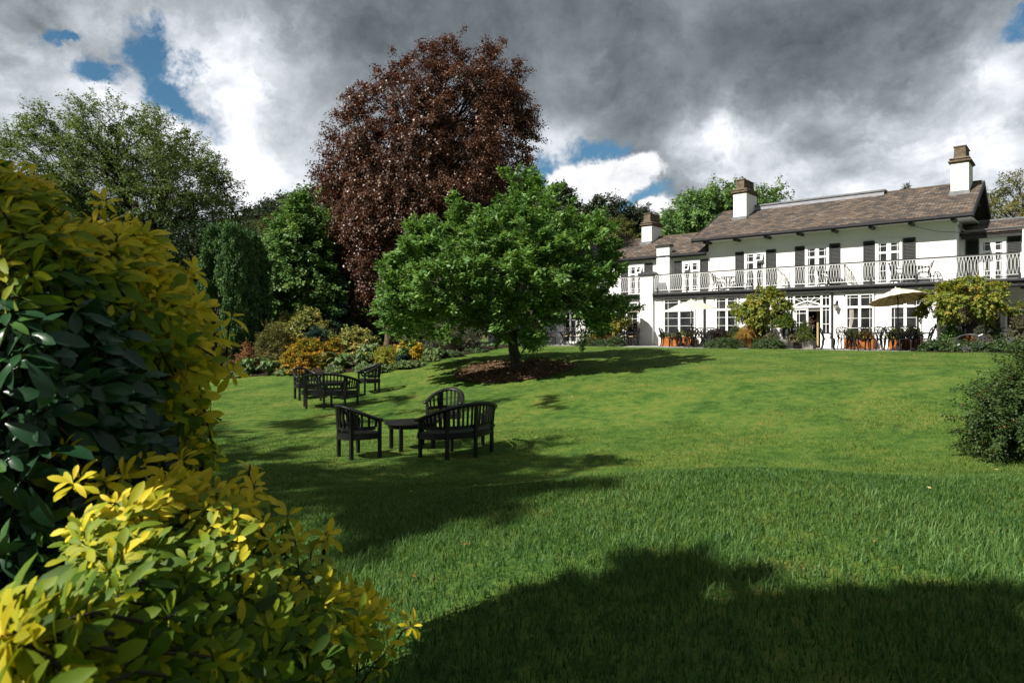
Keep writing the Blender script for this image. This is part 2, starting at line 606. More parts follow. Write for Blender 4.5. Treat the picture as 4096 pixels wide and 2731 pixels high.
L = {}
M['canvas'] = leafmat('cream_canvas', [(0.0, (0.70, 0.64, 0.53)), (1.0, (0.67, 0.60, 0.48))], 0.9, 0.1, 0.25, (0.95, 0.72, 0.45))
L['grass'] = leafmat('grass_blade', [(0.1, (0.021, 0.066, 0.013)), (0.5, (0.047, 0.120, 0.022)), (0.9, (0.125, 0.215, 0.055))], 0.55, 0.2, 0.28, (1.2, 1.2, 0.6), 0.6, 0.3)
L['mown'] = leafmat('mown_grass', [(0.05, (0.050, 0.104, 0.016)), (0.45, (0.068, 0.128, 0.020)), (0.75, (0.110, 0.160, 0.028)), (1.0, (0.185, 0.172, 0.042))], 0.6, 0.15, 0.2, (1.2, 1.2, 0.5), 0.9, 0.45)
L['magnolia'] = leafmat('magnolia_leaf', [(0.1, (0.026, 0.056, 0.016)), (0.55, (0.052, 0.102, 0.027)), (0.95, (0.105, 0.160, 0.044))], 0.45, 0.3, 0.30)
L['beech'] = leafmat('copper_beech_leaf', [(0.1, (0.026, 0.012, 0.007)), (0.6, (0.066, 0.030, 0.015)), (1.0, (0.118, 0.062, 0.034))], 0.42, 0.4, 0.2, (1.7, 0.7, 0.5))
L['oakgreen'] = leafmat('broad_green_leaf', [(0.1, (0.026, 0.056, 0.016)), (0.6, (0.050, 0.095, 0.028)), (1.0, (0.11, 0.15, 0.03))], 0.5, 0.25, 0.28)
L['willow'] = leafmat('grey_green_leaf', [(0.1, (0.030, 0.046, 0.014)), (0.6, (0.052, 0.075, 0.022)), (1.0, (0.085, 0.105, 0.03))], 0.5, 0.3, 0.4)
L['pale'] = leafmat('pale_willow_leaf', [(0.1, (0.06, 0.085, 0.045)), (1.0, (0.12, 0.15, 0.085))], 0.5, 0.3, 0.3)
L['dark'] = leafmat('dark_evergreen_leaf', [(0.1, (0.010, 0.018, 0.008)), (0.7, (0.020, 0.034, 0.013)), (1.0, (0.038, 0.058, 0.02))], 0.6, 0.2, 0.15)
L['yew'] = leafmat('yew_needles', [(0.1, (0.010, 0.026, 0.010)), (0.6, (0.028, 0.060, 0.020)), (1.0, (0.070, 0.115, 0.032))], 0.6, 0.2, 0.15, pscale=1.4)
L['hill'] = leafmat('far_wood_leaf', [(0.1, (0.024, 0.038, 0.020)), (0.6, (0.042, 0.060, 0.030)), (1.0, (0.078, 0.090, 0.042))], 0.7, 0.2, 0.15, pscale=0.06, pamt=0.5)
L['olive'] = leafmat('olive_leaf', [(0.1, (0.06, 0.075, 0.022)), (1.0, (0.15, 0.16, 0.05))], 0.6, 0.3, 0.25)
L['rhodo'] = leafmat('rhododendron_leaf', [(0.1, (0.055, 0.080, 0.020)), (0.55, (0.13, 0.145, 0.040)), (0.85, (0.22, 0.19, 0.065)), (1.0, (0.40, 0.20, 0.03))], 0.4, 0.4, 0.2)
L['azalea'] = leafmat('azalea_leaf', [(0.1, (0.06, 0.080, 0.014)), (0.45, (0.17, 0.15, 0.016)), (0.8, (0.34, 0.17, 0.015)), (1.0, (0.36, 0.085, 0.015))], 0.5, 0.3, 0.3, (1.2, 1.1, 0.5), 1.3, 0.5)
L['coral'] = leafmat('coral_leaf', [(0.1, (0.09, 0.09, 0.03)), (0.5, (0.20, 0.11, 0.05)), (1.0, (0.48, 0.12, 0.08))], 0.5, 0.3, 0.3)
L['brownish'] = leafmat('bronze_green_leaf', [(0.1, (0.035, 0.045, 0.012)), (0.6, (0.075, 0.075, 0.02)), (1.0, (0.14, 0.09, 0.03))], 0.5, 0.3, 0.25)
L['fern'] = leafmat('fern_frond', [(0.1, (0.035, 0.065, 0.025)), (0.6, (0.065, 0.11, 0.045)), (1.0, (0.13, 0.16, 0.06))], 0.5, 0.3, 0.3)
L['fernyellow'] = leafmat('yellow_fern_frond', [(0.1, (0.10, 0.12, 0.02)), (0.6, (0.17, 0.16, 0.03)), (1.0, (0.26, 0.18, 0.04))], 0.5, 0.3, 0.3)
L['yellowflower'] = leafmat('yellow_flower', [(0.1, (0.16, 0.17, 0.02)), (0.4, (0.55, 0.40, 0.03)), (1.0, (0.75, 0.56, 0.07))], 0.6, 0.2, 0.3, (1.1, 1.0, 0.5))
L['lime'] = leafmat('lime_flower', [(0.1, (0.10, 0.13, 0.03)), (0.5, (0.22, 0.23, 0.035)), (1.0, (0.38, 0.35, 0.05))], 0.6, 0.2, 0.3)
L['lowgreen'] = leafmat('round_low_leaf', [(0.1, (0.05, 0.085, 0.035)), (0.6, (0.10, 0.15, 0.06)), (1.0, (0.22, 0.24, 0.07))], 0.5, 0.3, 0.25)
L['bluegreen'] = leafmat('blue_green_needles', [(0.1, (0.008, 0.026, 0.020)), (1.0, (0.024, 0.058, 0.042))], 0.6, 0.25, 0.1)
L['heather'] = leafmat('heather_needles', [(0.1, (0.035, 0.05, 0.03)), (0.6, (0.075, 0.09, 0.06)), (1.0, (0.12, 0.075, 0.03))], 0.6, 0.25, 0.15, pamt=0.6)
L['juniper'] = leafmat('juniper_needles', [(0.1, (0.016, 0.030, 0.012)), (0.7, (0.035, 0.055, 0.02)), (1.0, (0.06, 0.085, 0.03))], 0.55, 0.3, 0.15)
L['maple'] = leafmat('maple_leaf', [(0.05, (0.07, 0.12, 0.02)), (0.5, (0.16, 0.205, 0.034)), (0.85, (0.30, 0.28, 0.05)), (1.0, (0.46, 0.25, 0.06))], 0.5, 0.3, 0.4, (1.2, 1.1, 0.4), 1.2, 0.45)
L['strawgrass'] = leafmat('orange_grass', [(0.1, (0.16, 0.13, 0.03)), (0.6, (0.34, 0.19, 0.035)), (1.0, (0.45, 0.30, 0.08))], 0.6, 0.2, 0.3)
L['sage'] = leafmat('sage_leaf', [(0.1, (0.05, 0.065, 0.03)), (0.6, (0.13, 0.12, 0.07)), (1.0, (0.24, 0.19, 0.12))], 0.6, 0.2, 0.25)
L['bright'] = leafmat('bright_leaf', [(0.1, (0.04, 0.08, 0.012)), (0.6, (0.09, 0.14, 0.02)), (1.0, (0.20, 0.21, 0.03))], 0.45, 0.35, 0.3)
L['pinkflower'] = leafmat('pink_flower', [(0.1, (0.16, 0.17, 0.13)), (0.55, (0.22, 0.20, 0.16)), (0.8, (0.55, 0.06, 0.22)), (1.0, (0.65, 0.05, 0.28))], 0.6, 0.2, 0.2)
L['cotoneaster'] = leafmat('small_dark_leaf', [(0.1, (0.014, 0.028, 0.008)), (0.7, (0.032, 0.058, 0.012)), (1.0, (0.07, 0.080, 0.02))], 0.5, 0.25, 0.18)
L['berry'] = leafmat('red_berry', [(0.1, (0.35, 0.03, 0.012)), (1.0, (0.55, 0.09, 0.03))], 0.5, 0.25, 0.0)
L['choisya'] = leafmat('golden_leaf', [(0.0, (0.030, 0.060, 0.010)), (0.35, (0.075, 0.145, 0.014)), (0.62, (0.19, 0.245, 0.016)), (0.85, (0.50, 0.44, 0.020)), (1.0, (0.66, 0.53, 0.04))], 0.55, 0.22, 0.42, (1.15, 1.05, 0.35), 2.0, 0.06)
L['glossy'] = leafmat('glossy_dark_leaf', [(0.0, (0.006, 0.022, 0.010)), (0.7, (0.014, 0.042, 0.016)), (1.0, (0.045, 0.095, 0.018))], 0.26, 0.35, 0.2, pscale=3.0)
L['litter'] = leafmat('fallen_leaf', [(0.1, (0.20, 0.09, 0.02)), (0.6, (0.35, 0.20, 0.04)), (1.0, (0.5, 0.4, 0.2))], 0.7, 0.2, 0.1)
L['chip'] = leafmat('wood_chip', [(0.1, (0.045, 0.027, 0.016)), (0.6, (0.15, 0.09, 0.05)), (1.0, (0.34, 0.22, 0.13))], 0.85, 0.15, 0.0)

# ------------------------------------------------------------------ terrain
TH = math.radians(40.75)
CT, ST = math.cos(TH), math.sin(TH)
HX, HY, TZ = 15.06, 29.0, 1.47               # house origin on the terrace


def h2w(xl, yl, zl=0.0):
    return (HX + CT * xl + ST * yl, HY - ST * xl + CT * yl, TZ + zl)


def w2h(X, Y):
    return (CT * (X - HX) - ST * (Y - HY), ST * (X - HX) + CT * (Y - HY))


def fac(px, py, yl=0.0):
    """picture pixel on the house plane y=yl -> house x, z"""
    dx = (px - 2048) / F
    t = (yl + ST * HX + CT * HY) / (ST * dx + CT)
    return w2h(dx * t, t)[0], EYE - (py - HOR) / F * t - TZ


_dd = np.arange(-10, 45, 0.25)
_hh = np.interp(_dd, [-10, 2.9, 3.5, 4.2, 8, 12, 15, 17.5, 20, 23.5, 45], [1.36, 1.36, 1.40, 1.50, 1.44, 1.24, 0.98, 0.56, 0.17, 0.0, 0.0])
_ker = np.exp(-0.5 * (np.arange(-8, 9) * 0.25 / 0.6) ** 2)
_hs = np.convolve(np.pad(_hh, 8, mode='edge'), _ker / _ker.sum(), 'valid')
_hs = np.where(_dd < 4.0, np.minimum(_hs, 1.40 + np.maximum(_dd - 3.3, 0) * 0.13), _hs)


def sstep(x, a, b):
    t = np.clip((np.asarray(x, float) - a) / (b - a), 0, 1)
    return t * t * (3 - 2 * t)


def ground(X, Y):
    X, Y = np.asarray(X, float), np.asarray(Y, float)
    d = -(ST * (X - HX) + CT * (Y - HY))
    z = np.interp(d, _dd, _hs)
    z = z + (0.56 * sstep(X, -4.2, 0.9) + 0.25 * np.exp(-((X - 2.5) / 1.7) ** 2) * sstep(Y, 3.0, 6.5)) * (1 - sstep(Y, 6.5, 10.4))
    P = np.stack([X, Y], -1)
    z = z + (vnoise(P * 0.35, 3) - 0.5) * 0.10 * sstep(d, 4.2, 7)
    z = z + (vnoise(P * 1.3, 5) - 0.5) * 0.035 * sstep(d, 4.0, 5)
    return z


def gz(X, Y):
    return float(ground(X, Y))


def axis(lo, hi, step, far):
    a = list(np.arange(lo, hi + 1e-6, step))
    s, x = step, hi
    while x < far:
        s *= 1.25
        x += s
        a.append(x)
    s, x = step, lo
    while x > -far:
        s *= 1.25
        x -= s
        a.insert(0, x)
    return np.array(a)


def build_ground():
    ax, ay = axis(-16, 16, 0.3, 900), axis(-2, 34, 0.3, 1500)
    XX, YY = np.meshgrid(ax, ay)
    V = np.stack([XX, YY, ground(XX, YY)], -1).reshape(-1, 3)
    nx, ny = len(ax), len(ay)
    i = (np.arange(ny - 1)[:, None] * nx + np.arange(nx - 1)[None]).ravel()
    o = np_mesh('lawn', V, np.stack([i, i + 1, i + nx + 1, i + nx], -1), M['lawn'], smooth=True)
    tag(o, kind='structure')


build_ground()

# front edge of the planted bed: world points from left to right
BED = np.array([(-16.5, 29.6), (-14.5, 28.1), (-11.05, 26.5), (-9.0, 25.9), (-6.93, 25.4), (-4.87, 24.8), (-3.6, 25.5), (-2.39, 27.0), (-0.53, 30.6), (1.2, 34.0), (2.2, 36.8)])


def build_bed():
    u = np.concatenate([[0], np.cumsum(np.linalg.norm(np.diff(BED, axis=0), axis=1))])
    uu = np.linspace(0, u[-1], 120)
    front = np.stack([np.interp(uu, u, BED[:, 0]), np.interp(uu, u, BED[:, 1])], -1)
    front += ((vnoise(front * 1.5, 9) - 0.5) * 0.35)[:, None]
    vv = np.concatenate([[0, .15, .4, .8], np.linspace(1.5, 30, 26)])
    P = front[:, None, :] + vv[None, :, None] * np.array([-0.25, 1.0])
    z = ground(P[..., 0], P[..., 1]) + 0.02 + 0.05 * sstep(vv, 0, 0.6)[None]
    V = np.concatenate([P, z[..., None]], -1).reshape(-1, 3)
    n, m = len(uu), len(vv)
    i = (np.arange(n - 1)[:, None] * m + np.arange(m - 1)[None]).ravel()
    o = np_mesh('garden_bed', V, np.stack([i, i + m, i + m + 1, i + 1], -1), M['soil'], smooth=True)
    tag(o, kind='structure')
    r = np.linspace(0, 2.02, 14)
    a = np.linspace(0, 2 * math.pi, 72, endpoint=False)
    R = r[:, None] * (1 + 0.04 * (vnoise(np.stack([np.cos(a) * 3 + 7, np.sin(a) * 3 + 7], -1), 2) - 0.5))[None]
    X, Y = 0.12 + R * np.cos(a)[None], 22.0 + R * np.sin(a)[None]
    z = ground(X, Y) + 0.015 + 0.07 * sstep(2.02 - r, 0, 0.5)[:, None] + 0.03 * vnoise(np.stack([X, Y], -1) * 6, 4)
    V = np.stack([X, Y, z], -1).reshape(-1, 3)
    i = np.arange(len(r) - 1)[:, None] * 72
    j = np.arange(72)[None]
    j2 = (j + 1) % 72
    Fc = np.stack([i + j, i + 72 + j, i + 72 + j2, i + j2], -1).reshape(-1, 4)
    tag(np_mesh('mulch_ring', V, Fc, M['mulch'], smooth=True), kind='structure')


build_bed()


def build_hill():
    """wooded fell: a long ridge far behind the garden, climbing behind the beech"""
    xs, ys = np.linspace(-260, 330, 90), np.linspace(70, 420, 60)
    XX, YY = np.meshgrid(xs, ys)
    u = XX / YY                                   # bearing from the garden
    top = np.interp(u, [-0.9, -0.45, -0.388, -0.288, -0.2, -0.05, 0.075, 0.138, 0.186, 0.223, 0.6], [0.05, 0.145, 0.178, 0.222, 0.25, 0.25, 0.190, 0.172, 0.162, 0.145, 0.05])
    ride = sstep(YY, 75, 190)
    z = 1.2 + top * 172 * ride * (1 + 0.0 * YY) + (vnoise(np.stack([XX, YY], -1) / 24, 1) - 0.5) * 5 * ride
    V = np.stack([XX, YY, z], -1).reshape(-1, 3)
    i = (np.arange(59)[:, None] * 90 + np.arange(89)[None]).ravel()
    o = np_mesh('hill', V, np.stack([i, i + 1, i + 91, i + 90], -1), plain('hill_ground', (0.035, 0.045, 0.02), (0.09, 0.075, 0.04), 0.08, 0.95, 0.1), smooth=True)
    tag(o, kind='structure')
    return lambda X, Y: 1.2 + np.interp(X / Y, [-0.9, -0.45, -0.388, -0.288, -0.2, -0.05, 0.075, 0.138, 0.186, 0.223, 0.6], [0.05, 0.145, 0.178, 0.222, 0.25, 0.25, 0.190, 0.172, 0.162, 0.145, 0.05]) * 172 * sstep(Y, 75, 190) + (vnoise(np.stack([X, Y], -1) / 24, 1) - 0.5) * 5 * sstep(Y, 75, 190)


HILLZ = build_hill()

# terrace slab, with the dug bed strip in front of the porch
tb = MB()
tb.box(-24, 12, -3.55, 7, -0.5, 0.0)
t_ = tb.build('terrace', M['paving'], None, loc=(HX, HY, TZ), rz=-TH)
tag(t_, kind='structure')
tb = MB()
tb.box(2.6, 12, -4.3, -1.2, -0.3, 0.03)
t_ = tb.build('soil_strip', M['soil'], None, loc=(HX, HY, TZ), rz=-TH)
tag(t_, kind='structure')

# ------------------------------------------------------------------ the house
HOUSE = empty('white_house', (HX, HY, TZ), -TH)
tag(HOUSE, 'long white rendered house with brown slate roofs, black shutters and a lattice balcony', 'house')


def roof(name, x0, x1, yE, zE, yR, zR, yB, zB, th=0.07):
    sl = math.hypot(yR - yE, zR - zE)
    sb = math.hypot(yB - yR, zB - zR)
    vs, fs, uvs = [], [], []

    def quad(a, b, c, d, ua, ub, uc, ud):
        i = len(vs)
        vs.extend([a, b, c, d])
        fs.append((i, i + 1, i + 2, i + 3))
        uvs.extend([ua, ub, uc, ud])
    n = 40
    for i in range(n):                                    # long slopes in strips that sag a little
        a, b = x0 + (x1 - x0) * i / n, x0 + (x1 - x0) * (i + 1) / n
        sa, sb2 = 0.018 * math.sin(a * 1.7) + 0.012 * math.sin(a * 4.1), 0.018 * math.sin(b * 1.7) + 0.012 * math.sin(b * 4.1)
        ym, zm = (yE + yR) / 2, (zE + zR) / 2
        quad((a, yE, zE), (b, yE, zE), (b, ym, zm + sb2), (a, ym, zm + sa), (a, 0), (b, 0), (b, sl / 2), (a, sl / 2))
        quad((a, ym, zm + sa), (b, ym, zm + sb2), (b, yR, zR), (a, yR, zR), (a, sl / 2), (b, sl / 2), (b, sl), (a, sl))
    quad((x1, yB, zB), (x0, yB, zB), (x0, yR, zR), (x1, yR, zR), (x1, 0), (x0, 0), (x0, sb), (x1, sb))
    dz = -th
    for x, fl in ((x0, 1), (x1, 0)):
        q = [(x, yE, zE), (x, yR, zR), (x, yB, zB), (x, yB, zB + dz), (x, yR, zR + dz), (x, yE, zE + dz)]
        i = len(vs)
        vs.extend(q)
        fs.append((i, i + 1, i + 4, i + 5))
        fs.append((i + 1, i + 2, i + 3, i + 4))
        uvs.extend([(0, 0)] * 8)
    for (ya, za, yb, zb) in ((yE, zE, yR, zR), (yR, zR, yB, zB)):
        quad((x0, ya, za + dz), (x0, yb, zb + dz), (x1, yb, zb + dz), (x1, ya, za + dz), (0, 0), (0, 0), (0, 0), (0, 0))
    quad((x0, yE, zE + dz), (x1, yE, zE + dz), (x1, yE, zE), (x0, yE, zE), (0, 0), (0, 0), (0, 0), (0, 0))
    me = bpy.data.meshes.new(name)
    me.from_pydata(vs, [], fs)
    l = me.uv_layers.new(name='UVMap')
    l.data.foreach_set('uv', np.array(uvs, np.float32).ravel())
    me.materials.append(M['slate'])
    o = bpy.data.objects.new(name, me)
    COL.objects.link(o)
    o.parent = HOUSE
    return o


def hp(mb, name, mat, parent=HOUSE, **kw):
    return mb.build(name, M[mat], parent, **kw)


# walls
w = MB()
w.box(-9.98, -3.17, 0, 0.35, -0.45, 2.62).box(-1.28, 2.77, 0, 0.35, -0.45, 2.62).box(-3.17, -1.28, 0.0, 0.35, 2.42, 2.62)
w.box(2.45, 2.77, 0.35, 2.3, -0.45, 2.62).box(-22, -10.69, 0.12, 0.45, -0.45, 2.62).box(2.77, 10, 2.3, 2.6, -0.45, 2.62)
hp(w, 'ground_floor_wall', 'white')
w = MB()
w.box(-7.57, 3.23, 1.3, 7.3, 2.64, 5.36)
for xa, xb in ((-7.57, -7.27), (2.93, 3.23)):            # gable triangles
    w.add([(xa, 1.3, 5.36), (xa, 7.3, 5.36), (xa, 4.3, 7.2), (xb, 1.3, 5.36), (xb, 7.3, 5.36), (xb, 4.3, 7.2)], [(0, 2, 1), (3, 4, 5), (0, 3, 5, 2), (1, 2, 5, 4)])
w.box(-22, -7.57, 1.3, 6.5, 2.64, 4.86).box(3.23, 10, 2.3, 6.0, 2.64, 4.72)
hp(w, 'upper_wall', 'white')
w = MB()
w.box(-3.1, -1.35, 0.36, 2.4, -0.02, 0.0).box(-3.1, -1.35, 2.3, 2.4, 0, 2.5).box(-3.2, -3.1, 0.36, 2.4, 0, 2.5).box(-1.35, -1.25, 0.36, 2.4, 0, 2.5).box(-3.2, -1.25, 0.36, 2.4, 2.5, 2.55)
w.box(-2.05, -1.98, 1.6, 2.3, 0, 1.7)
hp(w, 'hallway', 'dark_room')

# roofs
roof('roof', -8.1, 3.84, 0.50, 5.47, 4.3, 7.36, 8.1, 5.47)
roof('roof', -22, -7.62, 1.0, 4.86, 3.9, 6.28, 6.8, 4.86)
roof('roof', 3.25, 10, 2.0, 4.79, 3.4, 5.45, 6.3, 4.79)
w = MB()
w.box(-8.1, 3.8, 4.24, 4.36, 7.34, 7.40).box(-22, -8.0, 3.83, 3.97, 6.25, 6.32)
hp(w, 'ridge_tiles', 'stone')
w = MB()
w.box(3.5, 10, 3.33, 3.47, 5.43, 5.50)
hp(w, 'ridge_tiles', 'lead')
w = MB()
w.box(-6.25, -0.02, 4.0, 4.6, 7.20, 7.40)
rp = hp(w, 'roof_parapet', 'flashing')
w = MB()
w.box(-6.30, 0.03, 3.95, 4.65, 7.40, 7.48)
hp(w, 'parapet_capping', 'lead', rp)
# eaves: soffit, fascia boards, gutter, rafter ends
w = MB()
w.box(-8.05, 3.8, 0.60, 1.3, 5.34, 5.37).box(-8.05, -7.57, 1.3, 8.0, 5.345, 5.375).box(3.23, 3.8, 1.3, 8.0, 5.345, 5.375)
hp(w, 'soffit', 'white_smooth')
w = MB()
w.box(-8.12, 3.86, 0.55, 0.60, 5.30, 5.46)
w.tube([(-8.14, 0.48, 5.385), (3.9, 0.48, 5.375)], 0.062, 8)
w.box(-20, -7.6, 1.03, 1.10, 4.66, 4.83)
w.tube([(-20, 0.97, 4.76), (-7.6, 0.97, 4.76)], 0.06, 8)
w.box(3.3, 10, 2.03, 2.10, 4.58, 4.76)
w.box(-7.56, -7.52, 0.62, 1.28, 5.22, 5.335)
hp(w, 'gutter', 'black')
for i in range(8):
    x = -7.45 + i * 1.52
    w = MB()
    w.box(x - 0.07, x + 0.07, 0.62, 1.29, 5.22, 5.337)
    hp(w, 'rafter_end', 'black')
for xx in (-8.13, 3.87):
    w = MB()
    for (ya, za, yb, zb) in ((0.52, 5.36, 4.3, 7.26), (8.08, 5.36, 4.3, 7.26)):
        w.bar((xx, ya, za), (xx, yb, zb), 0.05, 0.22)
    hp(w, 'bargeboard', 'black')
w = MB()
w.bar((3.6, 1.35, 5.42), (3.6, 4.3, 7.0), 0.12).bar((3.25, 2.9, 6.1), (3.85, 2.9, 6.1), 0.14)
hp(w, 'gable_brace', 'black')
w = MB()
w.tube([(3.3, 1.4, 5.1), (3.36, 1.6, 4.98), (3.5, 1.9, 4.9), (10, 1.9, 4.93)], 0.04, 8)
hp(w, 'roof_pipe', 'lead', smooth=True)
w = MB()
w.tube([(1.6, 0.75, 5.3), (2.0, 0.95, 5.08), (2.6, 1.15, 4.9), (3.2, 1.27, 4.82), (3.6, 1.95, 4.8)], 0.012, 5)
hp(w, 'cable', 'lead')


def chimney(x0, x1, y0, y1, zb, zt, npot, mossy=0.0):
    w = MB()
    w.box(x0, x1, y0, y1, zb, zt)
    st = hp(w, 'chimney', 'white')
    w = MB()
    w.box(x0 - 0.03, x1 + 0.03, y0 - 0.03, y1 + 0.03, zt, zt + 0.05).box(x0 - 0.09, x1 + 0.09, y0 - 0.09, y1 + 0.09, zt + 0.05, zt + 0.11)
    w.box(x0 - 0.02, x1 + 0.02, y0 - 0.02, y1 + 0.02, zt + 0.11, zt + 0.18).frustum(x0 - 0.06, x1 + 0.06, y0 - 0.06, y1 + 0.06, zt + 0.18, zt + 0.24, 0.05)
    hp(w, 'chimney_cap', 'stone', st)
    d = (y1 - y0) / npot
    for i in range(npot):
        c = y0 + d * (i + 0.5)
        w = MB()
        a, b = min(0.23, (x1 - x0) * 0.36), d * 0.45
        xm = (x0 + x1) / 2
        w.frustum(xm - a, xm + a, c - b, c + b, zt + 0.24, zt + 0.70, 0.03)
        w.box(xm - a - 0.01, xm + a + 0.01, c - b - 0.005, c + b + 0.005, zt + 0.70, zt + 0.745)
        hp(w, 'chimney_pot', 'stone', st)
    w = MB()
    w.frustum(x0 - 0.06, x1 + 0.06, y0 - 0.12, y0 - 0.002, zb + 0.0, zb + 0.25, 0.02)
    hp(w, 'flashing', 'lead', st)


chimney(-6.9, -6.2, 2.85, 4.28, 6.5, 7.98, 3)
chimney(2.80, 3.46, 2.95, 4.25, 6.55, 8.02, 2)
chimney(-12.47, -11.82, 3.0, 4.2, 5.7, 6.86, 2)
w = MB()
w.box(-14.4, -13.9, 3.7, 4.3, 6.1, 6.5).box(-14.45, -13.85, 3.65, 4.35, 6.5, 6.58)
hp(w, 'chimney', 'stone')

# the tall flat pillars
w = MB()
w.box(-10.72, -9.98, -0.22, 0.5, -0.45, 3.66)
pl = hp(w, 'pillar', 'white_smooth')
w = MB()
w.box(-10.78, -9.92, -0.28, 0.56, 3.66, 3.74).frustum(-10.74, -9.96, -0.24, 0.52, 3.74, 3.90, 0.12)
hp(w, 'pillar_cap', 'black', pl)
w = MB()
w.box(-10.60, -10.56, -0.235, -0.222, 0.4, 3.4).box(-10.14, -10.10, -0.235, -0.222, 0.4, 3.4).box(-10.56, -10.14, -0.235, -0.222, 3.36, 3.4).box(-10.75, -9.95, -0.25, -0.222, -0.3, 0.28)
hp(w, 'pillar_moulding', 'white_smooth', pl)
w = MB()
w.box(-10.38, -9.62, 0.95, 1.29, 2.64, 5.28)
pl = hp(w, 'pillar', 'white_smooth')
w = MB()
w.box(-10.44, -9.56, 0.88, 1.28, 5.28, 5.38)
hp(w, 'pillar_cap', 'black', pl)
w = MB()
w.box(-10.26, -10.22, 0.93, 0.948, 2.9, 5.1).box(-9.78, -9.74, 0.93, 0.948, 2.9, 5.1).box(-10.22, -9.78, 0.93, 0.948, 5.06, 5.1)
hp(w, 'pillar_moulding', 'white_smooth', pl)

# balcony
w = MB()
w.box(-9.98, 10, -0.14, 1.3, 2.62, 2.74).box(3.23, 10, 1.3, 2.3, 2.62, 2.74).box(-22, -10.72, -0.02, 1.3, 2.62, 2.74)
hp(w, 'balcony_floor', 'lead')
w = MB()
w.box(-9.95, 10, -0.20, -0.14, 2.44, 2.60).box(-20, -10.73, -0.08, -0.02, 2.44, 2.60)
w.tube([(-9.95, -0.25, 2.655), (10, -0.25, 2.655)], 0.062, 8).tube([(-20, -0.13, 2.655), (-10.73, -0.13, 2.655)], 0.062, 8)
w.box(2.77, 10, -0.14, -0.02, 2.40, 2.62).box(-9.95, 2.77, -0.139, -0.003, 2.46, 2.615)
hp(w, 'balcony_fascia', 'black')


def railing(x0, x1, y):
    w = MB()
    n = max(1, round((x1 - x0) / 0.114))
    for i in range(n + 1):
        cx = x0 + (x1 - x0) * i / n
        pts = []
        for j in range(20):
            a = 2 * math.pi * j / 20
            xx = cx + 0.105 * math.cos(a)
            if x0 - 0.01 <= xx <= x1 + 0.01:
                pts.append((xx, y - 0.05 * math.sin(math.pi * (0.5 + 0.5 * math.sin(a))), 3.27 + 0.395 * math.sin(a)))
            else:
                pts.append((min(max(xx, x0), x1), y - 0.05 * math.sin(math.pi * (0.5 + 0.5 * math.sin(a))), 3.27 + 0.395 * math.sin(a)))
        w.tube(pts, 0.0066, 5, closed=True)
    w.box(x0, x1, y - 0.012, y + 0.012, 2.86, 2.885).box(x0, x1, y - 0.012, y + 0.012, 3.64, 3.665)
    return hp(w, 'balcony_railing', 'white_smooth', smooth=True)


for (xa, xb, yy, pxs) in ((-9.92, 5.5, -0.10, (2637, 2755, 2881, 3018, 3161, 3316, 3486, 3668, 3880, 4079)), (-19, -10.74, -0.03, ())):
    rl = railing(xa, xb, yy)
    w = MB()
    w.tube([(xa, yy, 3.69), (xb, yy, 3.69)], 0.030, 6)
    w.tube([(xa, yy - 0.02, 2.80), (xb, yy - 0.02, 2.80)], 0.014, 5)
    for p_ in pxs:
        x = fac(p_, 1100)[0]
        w.bar((x, yy - 0.1, 2.50), (x, yy - 0.1, 3.0), 0.05).bar((x, yy - 0.05, 3.0), (x, yy - 0.02, 3.42), 0.022)
    hp(w, 'hand_rail', 'black', rl)
w = MB()
w.box(5.5, 5.62, -0.16, -0.04, 2.74, 4.55).box(5.44, 5.5, -0.13, -0.07, 2.74, 3.7)
hp(w, 'balcony_post', 'white_smooth')
for px_ in (2836, 3106, 3378):                                # iron gates that divide the balcony
    x = fac(px_, 1090)[0]
    w = MB()
    w.bar((x, 0.0, 2.8), (x, 0.0, 3.72), 0.035).bar((x, 1.2, 2.8), (x, 1.2, 3.42), 0.03)
    w.tube([(x, 0.0, 3.66), (x, 0.35, 3.60), (x, 0.8, 3.45), (x, 1.22, 3.40)], 0.022, 5)
    w.bar((x, 0, 2.9), (x, 1.2, 2.9), 0.025)
    for j in range(1, 9):
        w.bar((x, j * 0.133, 2.9), (x, j * 0.133, 3.64 - 0.2 * j / 9), 0.014)
    hp(w, 'balcony_gate', 'black')


# windows
def gwin(x0, x1, zb, zt, y=0.0, trans=1.80, split=True, parent=HOUSE, rows=(1.0, 1.4), name='window'):
    """ground floor window: two lights with narrow outer panes and a row of panes above a transom"""
    w = MB()
    yf = y - 0.075
    f = 0.07
    w.box(x0, x0 + f, yf, y, zb, zt).box(x1 - f, x1, yf, y, zb, zt).box(x0 + f, x1 - f, yf, y, zt - f, zt).box(x0 + f, x1 - f, yf, y, zb, zb + f)
    w.box(x0 - 0.06, x1 + 0.06, yf - 0.05, y, zb - 0.06, zb)
    xm = (x0 + x1) / 2
    if split:
        w.box(xm - 0.055, xm + 0.055, yf + 0.004, y, zb + f, zt - f)
    if trans:
        w.box(x0 + f, x1 - f, yf - 0.02, y, trans - 0.05, trans + 0.05)
    b = 0.009
    lights = ((x0 + f, xm - 0.055, 0.24), (xm + 0.055, x1 - f, 0.78)) if split else ((x0 + f, x1 - f, 0.5),)
    for a, c, fr in lights:
        xx = a + (c - a) * fr
        w.box(xx - b, xx + b, y - 0.05, y - 0.012, zb + f, zt - f)
        for zz in [r for r in rows] + ([zt - f - 0.11] if trans else []):
            w.box(a, c, y - 0.048, y - 0.013, zz - b, zz + b)
    fr_ = hp(w, name, 'white_smooth', parent)
    g = MB()
    g.box(x0 + f, x1 - f, y - 0.024, y - 0.004, zb + f, zt - f)
    hp(g, 'pane', 'glass', fr_)
    return fr_


